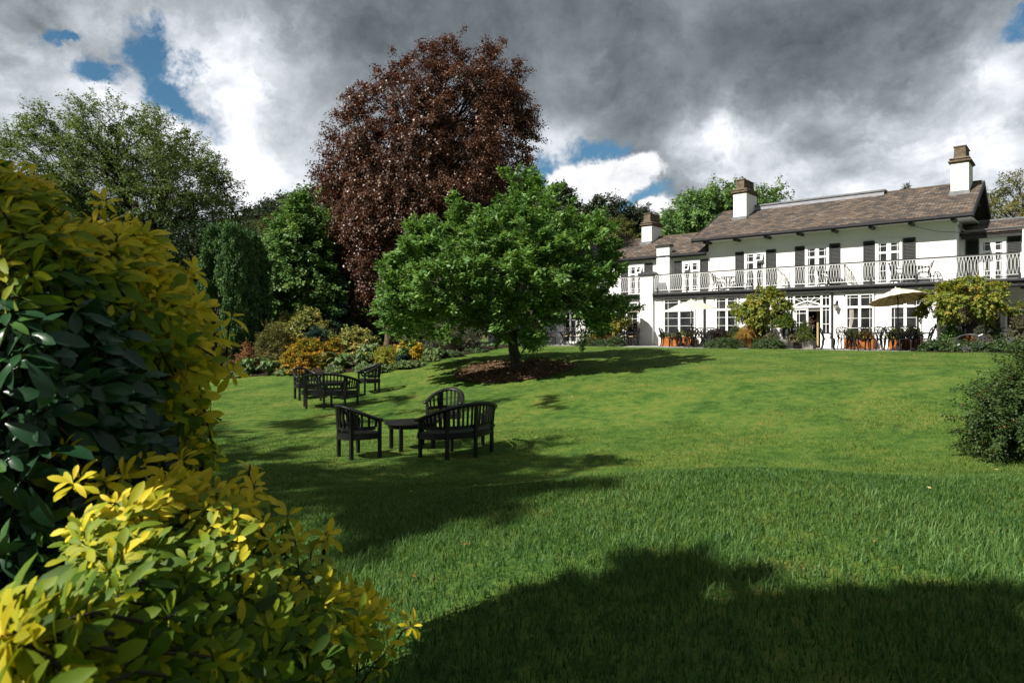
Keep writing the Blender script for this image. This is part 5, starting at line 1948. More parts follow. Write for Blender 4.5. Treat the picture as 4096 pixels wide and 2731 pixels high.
kw_r = dict(Ln=0.13, Wd=0.05, up=0.5, nup=0.6)
shrub('understory_bush', 'mid-green bush low behind the pale rhododendron and right of the yews', 'bush', 1065, 1230, 1225, 37.5, 'oakgreen', 9000, 0.12, 0.08, 60, 0.5, 61, 'bushes in the shade behind the bed')
shrub('understory_bush', 'dark bluish bush behind the rhododendrons, left of the bare trunks', 'bush', 1270, 1420, 1215, 36.0, 'bluegreen', 9000, 0.12, 0.06, 60, 0.45, 62, 'bushes in the shade behind the bed')
shrub('understory_bush', 'leafy dark green bush in the gaps between the bare trunks', 'bush', 1400, 1560, 1225, 39.0, 'oakgreen', 9000, 0.12, 0.08, 60, 0.5, 63, 'bushes in the shade behind the bed')
shrub('understory_bush', 'dark bush in deep shade right of the bare trunks', 'bush', 1540, 1760, 1180, 40.0, 'dark', 9000, 0.12, 0.08, 60, 0.6, 64, 'bushes in the shade behind the bed')
shrub('rhododendron', 'large pale yellowish rhododendron, the highest bush of the bed', 'shrub', c4(470), c4(1010), r4(235), 31.0, 'rhodo', 17000, clumps=90, r=0.34, seed=65, low=0.2, **kw_r)
shrub('copper_tip_shrub', 'small bush with copper-orange tips behind the top of the rhododendron', 'shrub', c4(620), c4(860), r4(225), 33.5, 'azalea', 5000, 0.09, 0.045, 40, 0.3, 66)
shrub('rhododendron', 'rounded olive-green rhododendron at the right of the bed under the beech', 'shrub', c4(1030), c4(1430), r4(405), 30.5, 'rhodo', 12000, clumps=70, r=0.28, seed=67, **kw_r)
shrub('bronze_shrub', 'wispy bronze-green shrub between yews and rhododendron', 'shrub', c4(290), c4(650), r4(375), 29.0, 'brownish', 14000, 0.10, 0.026, 70, 0.34, 68, up=0.6, droop=0.05)
shrub('coral_shrub', 'coral-leaved shrub with reddish tips at the foot of the yews', 'shrub', c4(115), c4(300), r4(540), 27.6, 'coral', 6500, 0.085, 0.035, 40, 0.24, 69)
shrub('dwarf_pine', 'dark blue-green dwarf conifer in the middle of the bed', 'conifer', c4(770), c4(985), r4(400), 29.4, 'bluegreen', 9000, 0.10, 0.022, 50, 0.26, 70, up=0.2, nup=0.3)
shrub('azalea', 'orange and gold azalea, the brightest bush in the middle of the bed', 'shrub', c4(590), c4(1010), r4(500), 27.8, 'azalea', 14000, 0.085, 0.042, 80, 0.26, 71, 'gold azaleas in the bed')
shrub('azalea', 'yellow-gold azalea in front of the orange one, reaching the lawn', 'shrub', c4(505), c4(850), r4(615), 26.7, 'azalea', 11000, 0.075, 0.04, 60, 0.22, 72, 'gold azaleas in the bed')
shrub('azalea', 'small golden azalea right of the dwarf conifer', 'shrub', c4(930), c4(1120), r4(500), 28.6, 'azalea', 6000, 0.08, 0.04, 40, 0.22, 73, 'gold azaleas in the bed')
fern('leftmost feathery fern at the lawn edge below the coral shrub', c4(110), c4(330), r4(650), 26.6, 18, seed=80)
fern('feathery pale fern at the lawn edge left of the gold azaleas', c4(310), c4(540), r4(660), 26.2, 18, seed=81)
fern('upright yellowing fern right of the gold azaleas', c4(820), c4(990), r4(640), 25.6, 14, 'fernyellow', 82, upright=1.0)
fern('big green fern in the middle of the lawn edge behind the far bench', c4(960), c4(1260), r4(600), 25.9, 20, seed=83)
fern('green fern left of the lime-coloured flowers', c4(1180), c4(1430), r4(620), 25.6, 18, seed=84)
fern('tall fern behind the lime flowers under the beech', c4(1230), c4(1480), r4(530), 28.2, 18, seed=85)
shrub('lady_mantle', 'mound of lime-yellow flowers right of the ferns', 'flowers', c4(1400), c4(1650), r4(580), 25.6, 'lime', 9000, 0.045, 0.035, 60, 0.2, 86, stems=0, droop=0.1)
shrub('yellow_flowers', 'small clump of yellow flowers between ferns and lime mound', 'flowers', c4(1275), c4(1420), r4(620), 26.0, 'yellowflower', 4500, 0.06, 0.04, 34, 0.16, 87, 'clumps of bright yellow flowers', stems=4)
shrub('yellow_flowers', 'large bright yellow flower clump behind the tiny dark conifer', 'flowers', c4(1590), c4(1895), r4(525), 26.6, 'yellowflower', 8500, 0.065, 0.045, 60, 0.2, 88, 'clumps of bright yellow flowers', stems=4)
shrub('dwarf_conifer', 'tiny dark cone-shaped conifer among the yellow flowers', 'conifer', c4(1622), c4(1735), r4(588), 25.1, 'bluegreen', 8000, 0.05, 0.018, 50, 0.15, 89, up=0.9, depth=0.35)
shrub('geranium', 'low round-leaved plant at the lawn edge below the tiny conifer', 'plant', c4(1590), c4(1880), r4(715), 24.6, 'lowgreen', 7000, 0.06, 0.055, 60, 0.16, 90, stems=0, nup=1.2, depth=0.5)
shrub('geranium', 'low round-leaved plant at the foot of the lime flowers', 'plant', c4(1420), c4(1620), r4(745), 24.5, 'lowgreen', 5000, 0.055, 0.05, 40, 0.15, 91, stems=0, nup=1.2, depth=0.4)
shrub('low_shrub', 'dull green shrub at the foot of the leftmost yew beside the golden bush', 'shrub', c4(-120), c4(60), r4(600), 28.6, 'brownish', 8000, 0.09, 0.04, 50, 0.28, 231)
shrub('bronze_grass', 'reddish-brown grassy tuft at the left end of the bed', 'plant', c4(-10), c4(100), r4(720), 27.6, 'brownish', 3000, 0.13, 0.015, 26, 0.2, 92, up=1.0)
shrub('low_plant', 'low yellow-green plant at the left corner of the bed', 'plant', c4(-30), c4(110), r4(800), 27.0, 'lowgreen', 4000, 0.06, 0.05, 30, 0.15, 93, stems=0, depth=0.4)
fern('fern in the sun right of the big yellow flower clump', c4(1840), c4(2080), r4(560), 26.5, 20, seed=94)
fern('fern in half shade near the bark ring', c4(2000), c4(2230), r4(600), 27.6, 18, seed=95)
shrub('heather_bush', 'grey-green heather bush under the left side of the green tree', 'shrub', c4(1900), c4(2160), r4(380), 29.0, 'heather', 10000, 0.07, 0.02, 70, 0.26, 96, up=0.8)
shrub('heather_bush', 'rusty brown heather bush in shade under the green tree', 'shrub', c4(2090), c4(2400), r4(385), 29.8, 'heather', 11000, 0.07, 0.02, 80, 0.26, 97, up=0.8)
fern('fern in deep shade below the green tree', c4(2160), c4(2420), r4(600), 30.2, 18, seed=98)
fern('fern in shade just left of the green tree trunk', c4(2380), c4(2600), r4(540), 31.8, 18, seed=99)
fern('last fern at the right end of the bed behind the tree trunk', c4(2560), c4(2800), r4(520), 34.0, 18, seed=100)
shrub('understory_bush', 'dark bush closing the bed behind the green tree', 'bush', 1700, 2120, 1120, 36.0, 'dark', 14000, 0.14, 0.09, 90, 0.55, 101, 'bushes in the shade behind the bed')

GE = 'low plants along the lawn edge of the bed'
for k_, (x0, x1, top, Y_, leaf, lab) in enumerate(((480, 640, 775, 26.0, 'lowgreen', 'low plant at the lawn edge below the left gold azalea'), (610, 830, 770, 25.7, 'azalea', 'low golden plant at the lawn edge beside the upright yellow fern'),
                                                   (960, 1120, 780, 25.3, 'lowgreen', 'low plant under the big fern behind the farther bench'), (1230, 1420, 770, 25.0, 'fern', 'low green plant between the far armchair and the lime flowers'),
                                                   (1860, 2040, 705, 25.9, 'lowgreen', 'low plant right of the round-leaved geranium at the lawn edge'), (2010, 2240, 690, 27.0, 'juniper', 'low dark plant at the lawn edge towards the bark ring'),
                                                   (2230, 2480, 650, 29.2, 'juniper', 'low dark plant in shade left of the green tree trunk'), (110, 300, 800, 26.8, 'fern', 'low green plant under the leftmost fern'))):
    shrub('edge_plant', lab, 'plant', c4(x0), c4(x1), r4(top), Y_, leaf, 4500, 0.065, 0.045, 40, 0.17, 220 + k_, GE, stems=0, depth=0.45, nup=0.9)

# --- trees behind the house and on the fell
OK_ = [(2600, 930), (2640, 862), (2690, 842), (2702, 800), (2745, 790), (2790, 775), (2812, 742), (2842, 758), (2890, 752), (2960, 770), (3030, 775), (3080, 752), (3135, 772), (3152, 805), (3080, 830), (2950, 900), (2800, 960), (2640, 960)]
C = inflate(OK_, 52.0, 3.6, 150, 0.9, 0.55, 120, 0.5)
tree('oak_tree', 'broad green oak rising behind the roof and the middle chimney', 'tree', C, 0.95, 36000, 0.20, 0.13, 'oakgreen', 'bark', (at(2850, 52), 52.0), 0.4, (at(2850, 52), 52.0, 8.0), 7, 121, frac=0.9)
RT = [(3945, 792), (3962, 758), (4005, 768), (4030, 720), (4070, 690), (4110, 640), (4300, 560), (4500, 700), (4500, 1000), (4000, 980), (3985, 880), (3950, 850)]
C = inflate(RT, 40.0, 3.4, 150, 0.85, 0.5, 122, 0.5)
tree('drooping_beech', 'dark drooping tree behind the right-hand roof at the picture edge', 'tree', C, 0.8, 36000, 0.13, 0.075, 'brownish', 'bark', (at(4300, 40), 40.0), 0.4, (at(4250, 40), 40.0, 6.0), 6, 123, up=0.05, droop=0.4, tlen=(0.9, 1.7))
OL = [(2405, 925), (2440, 895), (2480, 890), (2520, 915), (2540, 960), (2530, 1010), (2410, 1010)]
C = inflate(OL, 55.0, 1.6, 60, 0.6, 0.05, 124)
tree('olive_tree', 'pale olive-green tree behind the left chimney', 'tree', C, 0.6, 13000, 0.18, 0.09, 'olive', 'bark', (at(2470, 55), 55.0), 0.2, (at(2470, 55), 55.0, 7.0), 4, 125)
CT_ = [(3612, 760), (3630, 742), (3634, 770), (3590, 775)]
C = inflate(CT_, 46.0, 0.25, 20, 0.12, 0.0, 126)
tree('spruce_tip', 'tip of a dark conifer just above the main roof ridge', 'tree', C, 0.16, 1200, 0.16, 0.04, 'hill', 'bark', (at(3622, 46), 46.0), 0.1, (at(3622, 46), 46.0, 11.4), 2, 127)
FT = 'single trees standing out on the fell'
for k_, (poly, Y_, lab) in enumerate((
        ([(2225, 775), (2240, 752), (2262, 762), (2275, 800), (2285, 860), (2230, 870)], 120.0, 'small dark tree on the fell just right of the green tree top'),
        ([(2355, 850), (2385, 800), (2420, 783), (2455, 800), (2485, 825), (2500, 900), (2480, 960), (2370, 960)], 115.0, 'tall airy dark tree on the fell between green tree and left chimney'),
        ([(2510, 850), (2560, 838), (2600, 870), (2620, 960), (2520, 960)], 118.0, 'dark tree on the fell behind the left chimney'),
        ([(1020, 870), (1045, 838), (1080, 828), (1105, 842), (1130, 880), (1140, 940), (1020, 935)], 150.0, 'dark round tree on the fell skyline left of the beech'),
        ([(1040, 910), (1075, 888), (1110, 905), (1125, 960), (1040, 970)], 135.0, 'olive-tinted tree on the fell below the skyline tree'))):
    C = inflate(poly, Y_, 2.6, 70, 1.3, 0.0, 130 + k_)
    cx = np.mean([p[0] for p in poly])
    z0 = float(HILLZ(np.array(at(cx, Y_)), np.array(Y_)))
    tree('fell_tree', lab, 'tree', C, 1.4, 9000, 0.42, 0.26, 'olive' if k_ == 4 else 'hill', 'bark', (at(cx, Y_), Y_, min(z0, C[:, 2].min() - 1)), 0.35, (at(cx, Y_), Y_, C[:, 2].min() + 0.5), 4, 140 + k_, FT)


def far_wood():
    """the wooded fell side: crowns over the whole slope in one mass"""
    g = np.random.default_rng(150)
    Y = g.uniform(85, 230, 9000)
    u = g.uniform(-0.62, 0.42, 9000)
    X = u * Y
    z = HILLZ(X, Y)
    bare = vnoise(np.stack([X, Y], -1) / 18, 8)
    k = ((u > 0) | (bare < 0.62) | (Y < 140))
    X, Y, z = X[k][:2600], Y[k][:2600], z[k][:2600]
    R = g.uniform(1.6, 3.2, len(X))
    C = np.stack([X, Y, z + R * 0.6], -1)
    V, Fc, rnd, _ = twig_leaves(C, R, 150000, 0.75, 0.5, 151, twigs=5, out=0.0, up=0.8, rand=0.8, droop=0.2)
    o = np_mesh('fell_woodland', V, Fc, L['hill'], {'rnd': rnd})
    tag(o, kind='stuff')


far_wood()

# --- terrace plants
yT = TZ


def TX(px, yl):
    return onp(px, yl)[1]


def tshrub(name, label, cat, x0, x1, top, yl, leaf, n, Ln, Wd, clumps, r, seed, base=0.0, **kw):
    return shrub(name, label, cat, x0, x1, top, TX((x0 + x1) / 2, yl), leaf, n, Ln, Wd, clumps, r, seed, base=TZ + base, **kw)


GM = 'maples in rusty tubs on the terrace'


def maple(label, x0, x1, top, bottom, yl, zbase, n, seed):
    px = (x0 + x1) / 2
    X, Y = onp(px, yl)
    m = px
    h = bottom - top
    wdt = x1 - x0
    poly = [(m, top), (m + wdt * .14, top + h * .10), (m + wdt * .26, top + h * .16), (m + wdt * .34, top + h * .34), (x1, top + h * .52), (m + wdt * .44, top + h * .72), (m + wdt * .30, bottom - h * .06), (m, bottom),
            (m - wdt * .28, bottom - h * .04), (m - wdt * .42, top + h * .74), (x0, top + h * .48), (m - wdt * .36, top + h * .28), (m - wdt * .16, top + h * .22)]
    C = inflate(poly, Y, (at(x1, Y) - at(x0, Y)) * 0.32, 95, 0.24, 0.16, seed, 0.5)
    tree('maple', label, 'maple', C, 0.22, n, 0.085, 0.055, 'maple', 'bark', (X, Y, TZ + zbase), 0.05, (X, Y, TZ + zbase + 0.35), 6, seed, GM, frac=0.9, out=0.8, up=0.1, rand=0.5, droop=0.25, leafdroop=0.35, nup=0.8, twigs=8, tlen=(0.8, 1.7))


maple('golden-tipped maple in a rusty tub left of the garden door', 2932, 3165, 1140, 1318, -1.9, 0.45, 20000, 160)
maple('wide layered green and orange maple in front of the porch', 3668, 4040, 1100, 1294, -1.95, 0.48, 22000, 161)
maple('shaded yellow-green maple between green tree and half-hidden parasol', 2345, 2525, 1215, 1338, -1.9, 0.5, 13000, 162)
tshrub('clipped_ball_tree', 'small clipped ball tree on a dark stem in the round grey pot', 'tree', 3090, 3178, 1258, -2.6, 'bright', 7000, 0.06, 0.03, 60, 0.13, 163, base=0.86, stems=2, low=0.0)
w = MB()
X_, Y_ = onp(3136, -2.6)
root = [o for o in bpy.data.objects if o.name.startswith('clipped_ball_tree')][0]
w.tube([(0, 0, -0.5), (0, 0, 0.15)], 0.025, 7)
w.build('trunk', M['bark'], root)
GJ = 'low spreading junipers at the lawn edge'
for k_, (x0, x1, top, yl, lab) in enumerate(((2815, 2980, 1356, -3.5, 'low spreading juniper at the lawn edge left of the straw grass tub'), (2990, 3145, 1358, -3.6, 'low spreading juniper at the lawn edge between straw grass and round pot'),
                                             (2296, 2420, 1358, -3.4, 'low dark juniper in shade in front of the left rusty tub'), (2400, 2502, 1352, -3.4, 'low dark juniper reaching to the chairs left of the tall pillar'),
                                             (3695, 3830, 1370, -3.6, 'low leafy ground cover left of the hose coil'), (3920, 4050, 1372, -3.6, 'low leafy ground cover right of the hose coil'), (3812, 3935, 1372, -3.2, 'low leafy ground cover behind the hose coil'))):
    tshrub('juniper', lab, 'shrub', x0, x1, top, yl, 'juniper', 7000, 0.09, 0.02 if k_ < 4 else 0.035, 50, 0.18, 170 + k_, base=-0.02, group=GJ, depth=0.42, up=0.15, out=1.0, droop=0.12, stems=3)
tshrub('straw_grass', 'fountain of straw-orange grass hanging over the rusty tub', 'grass', 2945, 3035, 1300, -2.25, 'strawgrass', 4500, 0.26, 0.012, 26, 0.2, 180, base=0.40, stems=0, up=-0.2, droop=0.6, leafdroop=0.8, nup=0.0)
tshrub('trailing_conifer', 'dark green trailing plant at the left side of the straw grass tub', 'plant', 2925, 2975, 1300, -2.1, 'juniper', 4500, 0.09, 0.025, 26, 0.18, 181, base=0.15, stems=2, droop=0.4)
tshrub('trailing_conifer', 'dark green trailing plant at the right side of the straw grass tub', 'plant', 3015, 3072, 1302, -2.1, 'juniper', 4500, 0.09, 0.025, 26, 0.18, 182, base=0.15, stems=2, droop=0.4)
tshrub('sage', 'grey-green woolly plant right of the straw grass tub', 'plant', 3058, 3108, 1332, -2.7, 'sage', 2600, 0.09, 0.03, 24, 0.16, 183, stems=2)
tshrub('sage', 'drooping brownish sage over the low grey pot', 'plant', 3150, 3222, 1325, -2.4, 'sage', 3600, 0.11, 0.032, 30, 0.18, 184, base=0.22, stems=2, droop=0.4, leafdroop=0.6)
tshrub('lavender', 'bright green bushy plant in the square pot by the garden door', 'plant', 3192, 3252, 1298, -2.7, 'bright', 4200, 0.09, 0.014, 30, 0.15, 185, base=0.33, stems=2, up=0.9)
tshrub('pink_campion', 'silvery stems with pink flowers before the open door', 'flowers', 3205, 3272, 1278, -2.6, 'pinkflower', 420, 0.045, 0.022, 16, 0.16, 186, base=0.36, stems=8, stemmat='tape', stem_r=0.004, up=0.8)
GF = 'flowers in the rusty planters'
for k_, (x0, x1, top, yl, leaf, bs, lab) in enumerate(((3376, 3440, 1318, -0.55, 'bright', .40, 'green leafy flowers in the planter by the garden door'), (3430, 3492, 1322, -0.55, 'azalea', .40, 'peach flowers at the right of the planter by the garden door'),
                                                       (3556, 3612, 1322, -0.6, 'maple', .40, 'mixed orange flowers in the planter behind the large parasol pole'), (3605, 3690, 1318, -0.6, 'bright', .40, 'green leafy plants at the right end of the parasol planter'),
                                                       (2636, 2700, 1332, -0.65, 'lowgreen', .42, 'pale green plants in the planter beside the tall pillar'), (2690, 2775, 1330, -0.65, 'maple', .42, 'yellow-green plants in the planter below the white parasol'),
                                                       (2850, 2890, 1330, -0.55, 'coral', .40, 'pinkish orange flowers left in the short rusty planter'), (2885, 2945, 1326, -0.55, 'azalea', .40, 'orange flowers and grass right in the short rusty planter'))):
    tshrub('planter_flowers', lab, 'flowers', x0, x1, top, yl, leaf, 2600, 0.07, 0.035, 24, 0.13, 190 + k_, base=bs, group=GF, stems=2, depth=0.16)
tshrub('rusty_tub_green', 'bushy green plant spilling over the left of the right maple tub', 'plant', 3770, 3850, 1300, -2.3, 'oakgreen', 4500, 0.06, 0.035, 34, 0.18, 200, base=0.2, stems=2)
tshrub('rosemary', 'grey-green rosemary trailing down the right maple tub', 'plant', 3892, 3960, 1305, -2.45, 'heather', 4500, 0.07, 0.016, 36, 0.15, 201, base=0.12, stems=2, droop=0.7, leafdroop=0.6)
tshrub('conifer_tuft', 'dark green bushy conifer behind the right maple tub', 'plant', 3930, 4000, 1290, -1.6, 'juniper', 4000, 0.09, 0.02, 30, 0.2, 202, base=0.3, stems=2, up=0.6)
tshrub('silver_plant', 'pinkish silvery shrub in the green glazed pot at the right edge', 'plant', 4040, 4130, 1275, -2.7, 'sage', 5200, 0.07, 0.03, 40, 0.18, 203, base=0.28, stems=4)
tshrub('pot_plant', 'leafy plant in the square grey pot below the green tree', 'plant', 2128, 2186, 1330, -2.2, 'sage', 3000, 0.08, 0.035, 26, 0.16, 204, base=0.38, stems=2)
tshrub('trailing_conifer', 'green plants spilling over the left shaded rusty tub', 'plant', 2345, 2450, 1322, -1.9, 'bright', 4500, 0.09, 0.03, 36, 0.18, 205, base=0.4, stems=2, droop=0.4)

# --- berry bush at the right edge of the lawn
Yb = 9.6
C, bs, h = dome(3915, 4660, 1410, Yb, 130, 0.24, 210, depth=1.0, low=0.1)
bs = np.array(bs)
root = empty('berry_bush', tuple(bs))
tag(root, 'dark small-leaved bush with red berries cut off by the right picture edge', 'bush')
V, Fc, rnd, _ = twig_leaves(C, 0.25, 62000, 0.042, 0.024, 211, twigs=9, out=0.8, up=0.2, droop=0.1, spread=0.10, tlen=(0.8, 1.9))
V[:, 2] = np.maximum(V[:, 2], bs[2])
np_mesh('foliage', V - bs, Fc, L['cotoneaster'], {'rnd': rnd}, root)
V, Fc, rnd, _ = twig_leaves(C, 0.28, 500, 0.017, 0.015, 212, twigs=6, out=0.9, up=0.1, spread=0.1, tlen=(0.9, 1.6))
np_mesh('berries', V - bs, Fc, L['berry'], {'rnd': rnd}, root)
mb = MB()
g = np.random.default_rng(213)
for q in C[g.choice(len(C), 50, replace=False)]:
    mb.tube(curve((g.uniform(-.2, .2), g.uniform(-.2, .2), -0.05), q - bs, 6, 0.06, 0.04, g), list(np.linspace(0.022, 0.004, 6)), 5)
mb.build('stem', M['bark'], root)


# ------------------------------------------------------------------ the bushes close to the camera
def big_leaves(pos, ax, nr, ln, wd, bend):
    """curved leaf with a midrib fold: 6 stations of 3 points"""
    ax = unit(ax)
    nr = unit(nr - ax * (nr * ax).sum(-1, keepdims=True))
    sd_ = np.cross(ax, nr)
    T = np.array([0.0, 0.14, 0.36, 0.62, 0.85, 1.0])
    Wp = np.array([0.06, 0.30, 0.70, 1.0, 0.80, 0.14])
    n = len(pos)
    V = np.zeros((n, 6, 3, 3))
    for i, (t, w_) in enumerate(zip(T, Wp)):
        c = pos + ax * (ln * t)[:, None] - nr * (bend * ln * t * t)[:, None]
        s = sd_ * (wd * 0.5 * w_)[:, None]
        lift = nr * (wd * 0.16 * w_)[:, None]
        V[:, i, 0], V[:, i, 1], V[:, i, 2] = c - s + lift, c, c + s + lift
    V = V.reshape(-1, 3)
    q = []
    for i in range(5):
        for j in range(2):
            q.append((i * 3 + j, i * 3 + j + 1, i * 3 + j + 4, i * 3 + j + 3))
    Fc = (np.array(q)[None] + (np.arange(n) * 18)[:, None, None]).reshape(-1, 4)
    return V, Fc


def near_bush(name, label, poly, zfun, n, leaf, Ln, Wd, seed, tone, depth=0.3, per=(7, 11), inner=1500, elev=(-0.1, 0.9), shell=0.6, stemlen=0.16, skirt=None):
    g = np.random.default_rng(seed)
    poly = np.array(poly, float)
    lo, hi = poly.min(0), poly.max(0)
    P = g.uniform(lo, hi, (n * 12, 2))
    P = P[in_poly(P, poly)]
    de = edge_dist(P, poly)
    w_ = np.where(de < 150, 1.0, 0.55)
    P, de = P[g.uniform(size=len(P)) < w_], de[g.uniform(size=len(P)) < 2][:0] if False else None
    ga = 0.6 * vnoise(P / 150.0, seed) + 0.4 * vnoise(P / 70.0 + 9, seed)
    P = P[(ga > 0.36) | (edge_dist(P, poly) > 330)]
    P = P[:n]
    de = edge_dist(P, poly)
    # the leaves themselves reach past the shoots; a few shoots stand out of the rounded outline
    P = P - unit(P - poly.mean(0)) * (np.clip(95 - de, 0, 95) * 0.6)[:, None]
    out_ = (de < 130) & (g.uniform(size=len(P)) < 0.30)
    away = unit(P - poly.mean(0))
    P = P + away * (out_ * g.uniform(30, 170, len(P)) * (vnoise(P / 90.0 + 31, seed) > 0.5))[:, None]
    de = np.where(out_, 0.0, de)
    prof = np.sqrt(np.clip(1 - (1 - np.minimum(de / 420.0, 1)) ** 2, 0, 1))
    Z0 = zfun(P[:, 0], P[:, 1])
    u = g.uniform(0, 1, len(P)) ** shell * np.where(g.uniform(size=len(P)) < 0.72, -1, 1)
    Z = Z0 + u * prof * depth
    C = np.stack([(P[:, 0] - 2048) / F * Z, Z, EYE - (P[:, 1] - HOR) / F * Z], -1)
    # shoots point away from the heart of the bush, upwards and to the open side
    cen = poly.mean(0)
    o2 = (P - cen) / np.array([600.0, 500.0])
    sh = np.stack([0.5 * o2[:, 0] + 0.15, -0.55 - 0.4 * (u < 0) + 0.5 * (u > 0.3), -0.5 * o2[:, 1] + 0.62], -1) + g.normal(size=(len(P), 3)) * 0.28
    sh = unit(sh)
    k_ = g.integers(per[0], per[1], len(P))
    idx = np.repeat(np.arange(len(P)), k_)
    m = len(idx)
    s = sh[idx]
    e1 = unit(np.cross(s, g.normal(size=(len(P), 3)))[idx] if False else np.cross(s, np.array([0.31, 0.77, 0.2])))
    e2 = np.cross(s, e1)
    first = np.concatenate([[0], np.cumsum(k_)[:-1]])
    order = np.arange(m) - first[idx]
    an = order * 2.399 + g.uniform(0, 6.28, len(P))[idx] + g.normal(size=m) * 0.15
    f = order / k_[idx]                                  # 0 outer older leaf, 1 inner young leaf
    el = elev[0] + (elev[1] - elev[0]) * f + g.normal(size=m) * 0.12
    rad = e1 * np.cos(an)[:, None] + e2 * np.sin(an)[:, None]
    ax = rad * np.cos(el)[:, None] + s * np.sin(el)[:, None]
    nr = s * np.cos(el)[:, None] - rad * np.sin(el)[:, None] + g.normal(size=(m, 3)) * 0.1
    sz = (1.08 - 0.55 * f) * g.uniform(0.65, 1.2, m) * (0.85 + 0.3 * g.uniform(size=len(P)))[idx]
    pos = C[idx] - s * (0.03 * (1 - f))[:, None] + rad * 0.006
    V, Fc = big_leaves(pos, ax, nr, Ln * sz, Wd * sz * g.uniform(0.9, 1.15, m), g.uniform(0.1, 0.8, m))
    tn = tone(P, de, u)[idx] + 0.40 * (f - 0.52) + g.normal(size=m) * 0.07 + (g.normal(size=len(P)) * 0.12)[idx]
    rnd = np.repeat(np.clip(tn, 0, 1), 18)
    # older leaves inside, which close the bush
    Q = g.uniform(lo, hi, (inner * 6, 2))
    Q = Q[in_poly(Q, poly)]
    dq = edge_dist(Q, poly)
    Q = Q[dq > 110][:inner]
    Zq = zfun(Q[:, 0], Q[:, 1])
    Zq = Zq + g.uniform(-0.1, 0.45, len(Q))
    Ci = np.stack([(Q[:, 0] - 2048) / F * Zq, Zq, EYE - (Q[:, 1] - HOR) / F * Zq], -1)
    if skirt is not None:
        K_ = skirt(g)
        pk = np.stack([2048 + K_[:, 0] / K_[:, 1] * F, HOR - (K_[:, 2] - EYE) / K_[:, 1] * F], -1)
        K_ = K_[in_poly(pk, poly) & (edge_dist(pk, poly) > 90)]
        Ci = np.concatenate([Ci, K_])
    a2 = g.normal(size=(len(Ci), 3)) + np.array([0.2, -0.3, -0.1])
    V2, F2 = big_leaves(Ci, a2, g.normal(size=(len(Ci), 3)) * 0.6 + np.array([0, -0.3, 0.8]), Ln * g.uniform(0.8, 1.3, len(Ci)), Wd * g.uniform(0.9, 1.3, len(Ci)), g.uniform(0, 0.4, len(Ci)))
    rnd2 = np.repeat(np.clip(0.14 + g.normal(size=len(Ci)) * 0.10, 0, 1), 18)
    b = np.array([C[:, 0].mean(), C[:, 1].mean() + 0.3, 0])
    b[2] = gz(b[0], b[1])
    root = empty(name, tuple(b))
    tag(root, label, 'bush')
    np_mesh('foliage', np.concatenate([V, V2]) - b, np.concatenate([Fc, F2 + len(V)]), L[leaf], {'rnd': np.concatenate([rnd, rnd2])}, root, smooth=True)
    mb = MB()
    for c, d in zip(C[::2], sh[::2]):
        q = c - b
        mb.tube([tuple(q - d * stemlen + np.array([0, 0.02, -0.05])), tuple(q - d * stemlen * 0.5), tuple(q)], [0.0045, 0.0035, 0.0025], 5)
    for c in C[g.choice(len(C), 60, replace=False)]:
        q = c - b
        mb.tube(curve((g.uniform(-.15, .15), 0.1 + g.uniform(-.1, .1), -0.05), q + np.array([0, 0.12, -0.1]), 7, 0.03, 0.03, g), list(np.linspace(0.016, 0.004, 7)), 5)
    mb.build('stem', M['bark'], root, smooth=True)
    return root


UP = sc([(-120, 330), (0, 338), (55, 372), (110, 425), (160, 450), (185, 505), (250, 500), (300, 482), (352, 520), (362, 560), (378, 610), (430, 665), (498, 702), (455, 742), (490, 790), (500, 835), (458, 885), (472, 960), (492, 1055), (420, 1085), (330, 1060),
         (250, 1000), (150, 960), (60, 900), (-120, 900)])
DK = sc([(-150, 610), (60, 640), (190, 650), (250, 740), (300, 830), (335, 940), (360, 1010), (340, 1075), (260, 1090), (200, 1110), (160, 1240), (210, 1390), (120, 1450), (-150, 1450)])
LO = sc([(130, 1085), (190, 1050), (250, 1062), (330, 1085), (440, 1070), (500, 1090), (560, 1098), (630, 1130), (700, 1195), (720, 1240), (762, 1265), (790, 1330), (820, 1350), (850, 1395), (905, 1412), (870, 1440), (850, 1500), (800, 1570), (780, 1700), (700, 1900),
         (-100, 1900), (-100, 1420), (60, 1380), (180, 1385), (150, 1250), (120, 1200), (230, 1180)])


def sk(x0, x1, y0, y1, z0, z1, n):
    def f(g):
        return np.stack([g.uniform(x0, x1, n), g.uniform(y0, y1, n), g.uniform(z0, z1, n)], -1)
    return f


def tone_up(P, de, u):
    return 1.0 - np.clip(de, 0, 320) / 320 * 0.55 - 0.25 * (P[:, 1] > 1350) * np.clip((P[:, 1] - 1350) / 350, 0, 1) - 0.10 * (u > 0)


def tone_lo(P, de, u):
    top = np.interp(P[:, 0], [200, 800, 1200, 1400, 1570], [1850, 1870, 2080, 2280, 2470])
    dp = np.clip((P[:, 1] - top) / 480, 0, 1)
    return 0.97 - 0.5 * dp + 0.22 * (P[:, 1] > 2380) * (P[:, 0] < 420) - 0.08 * (u > 0)


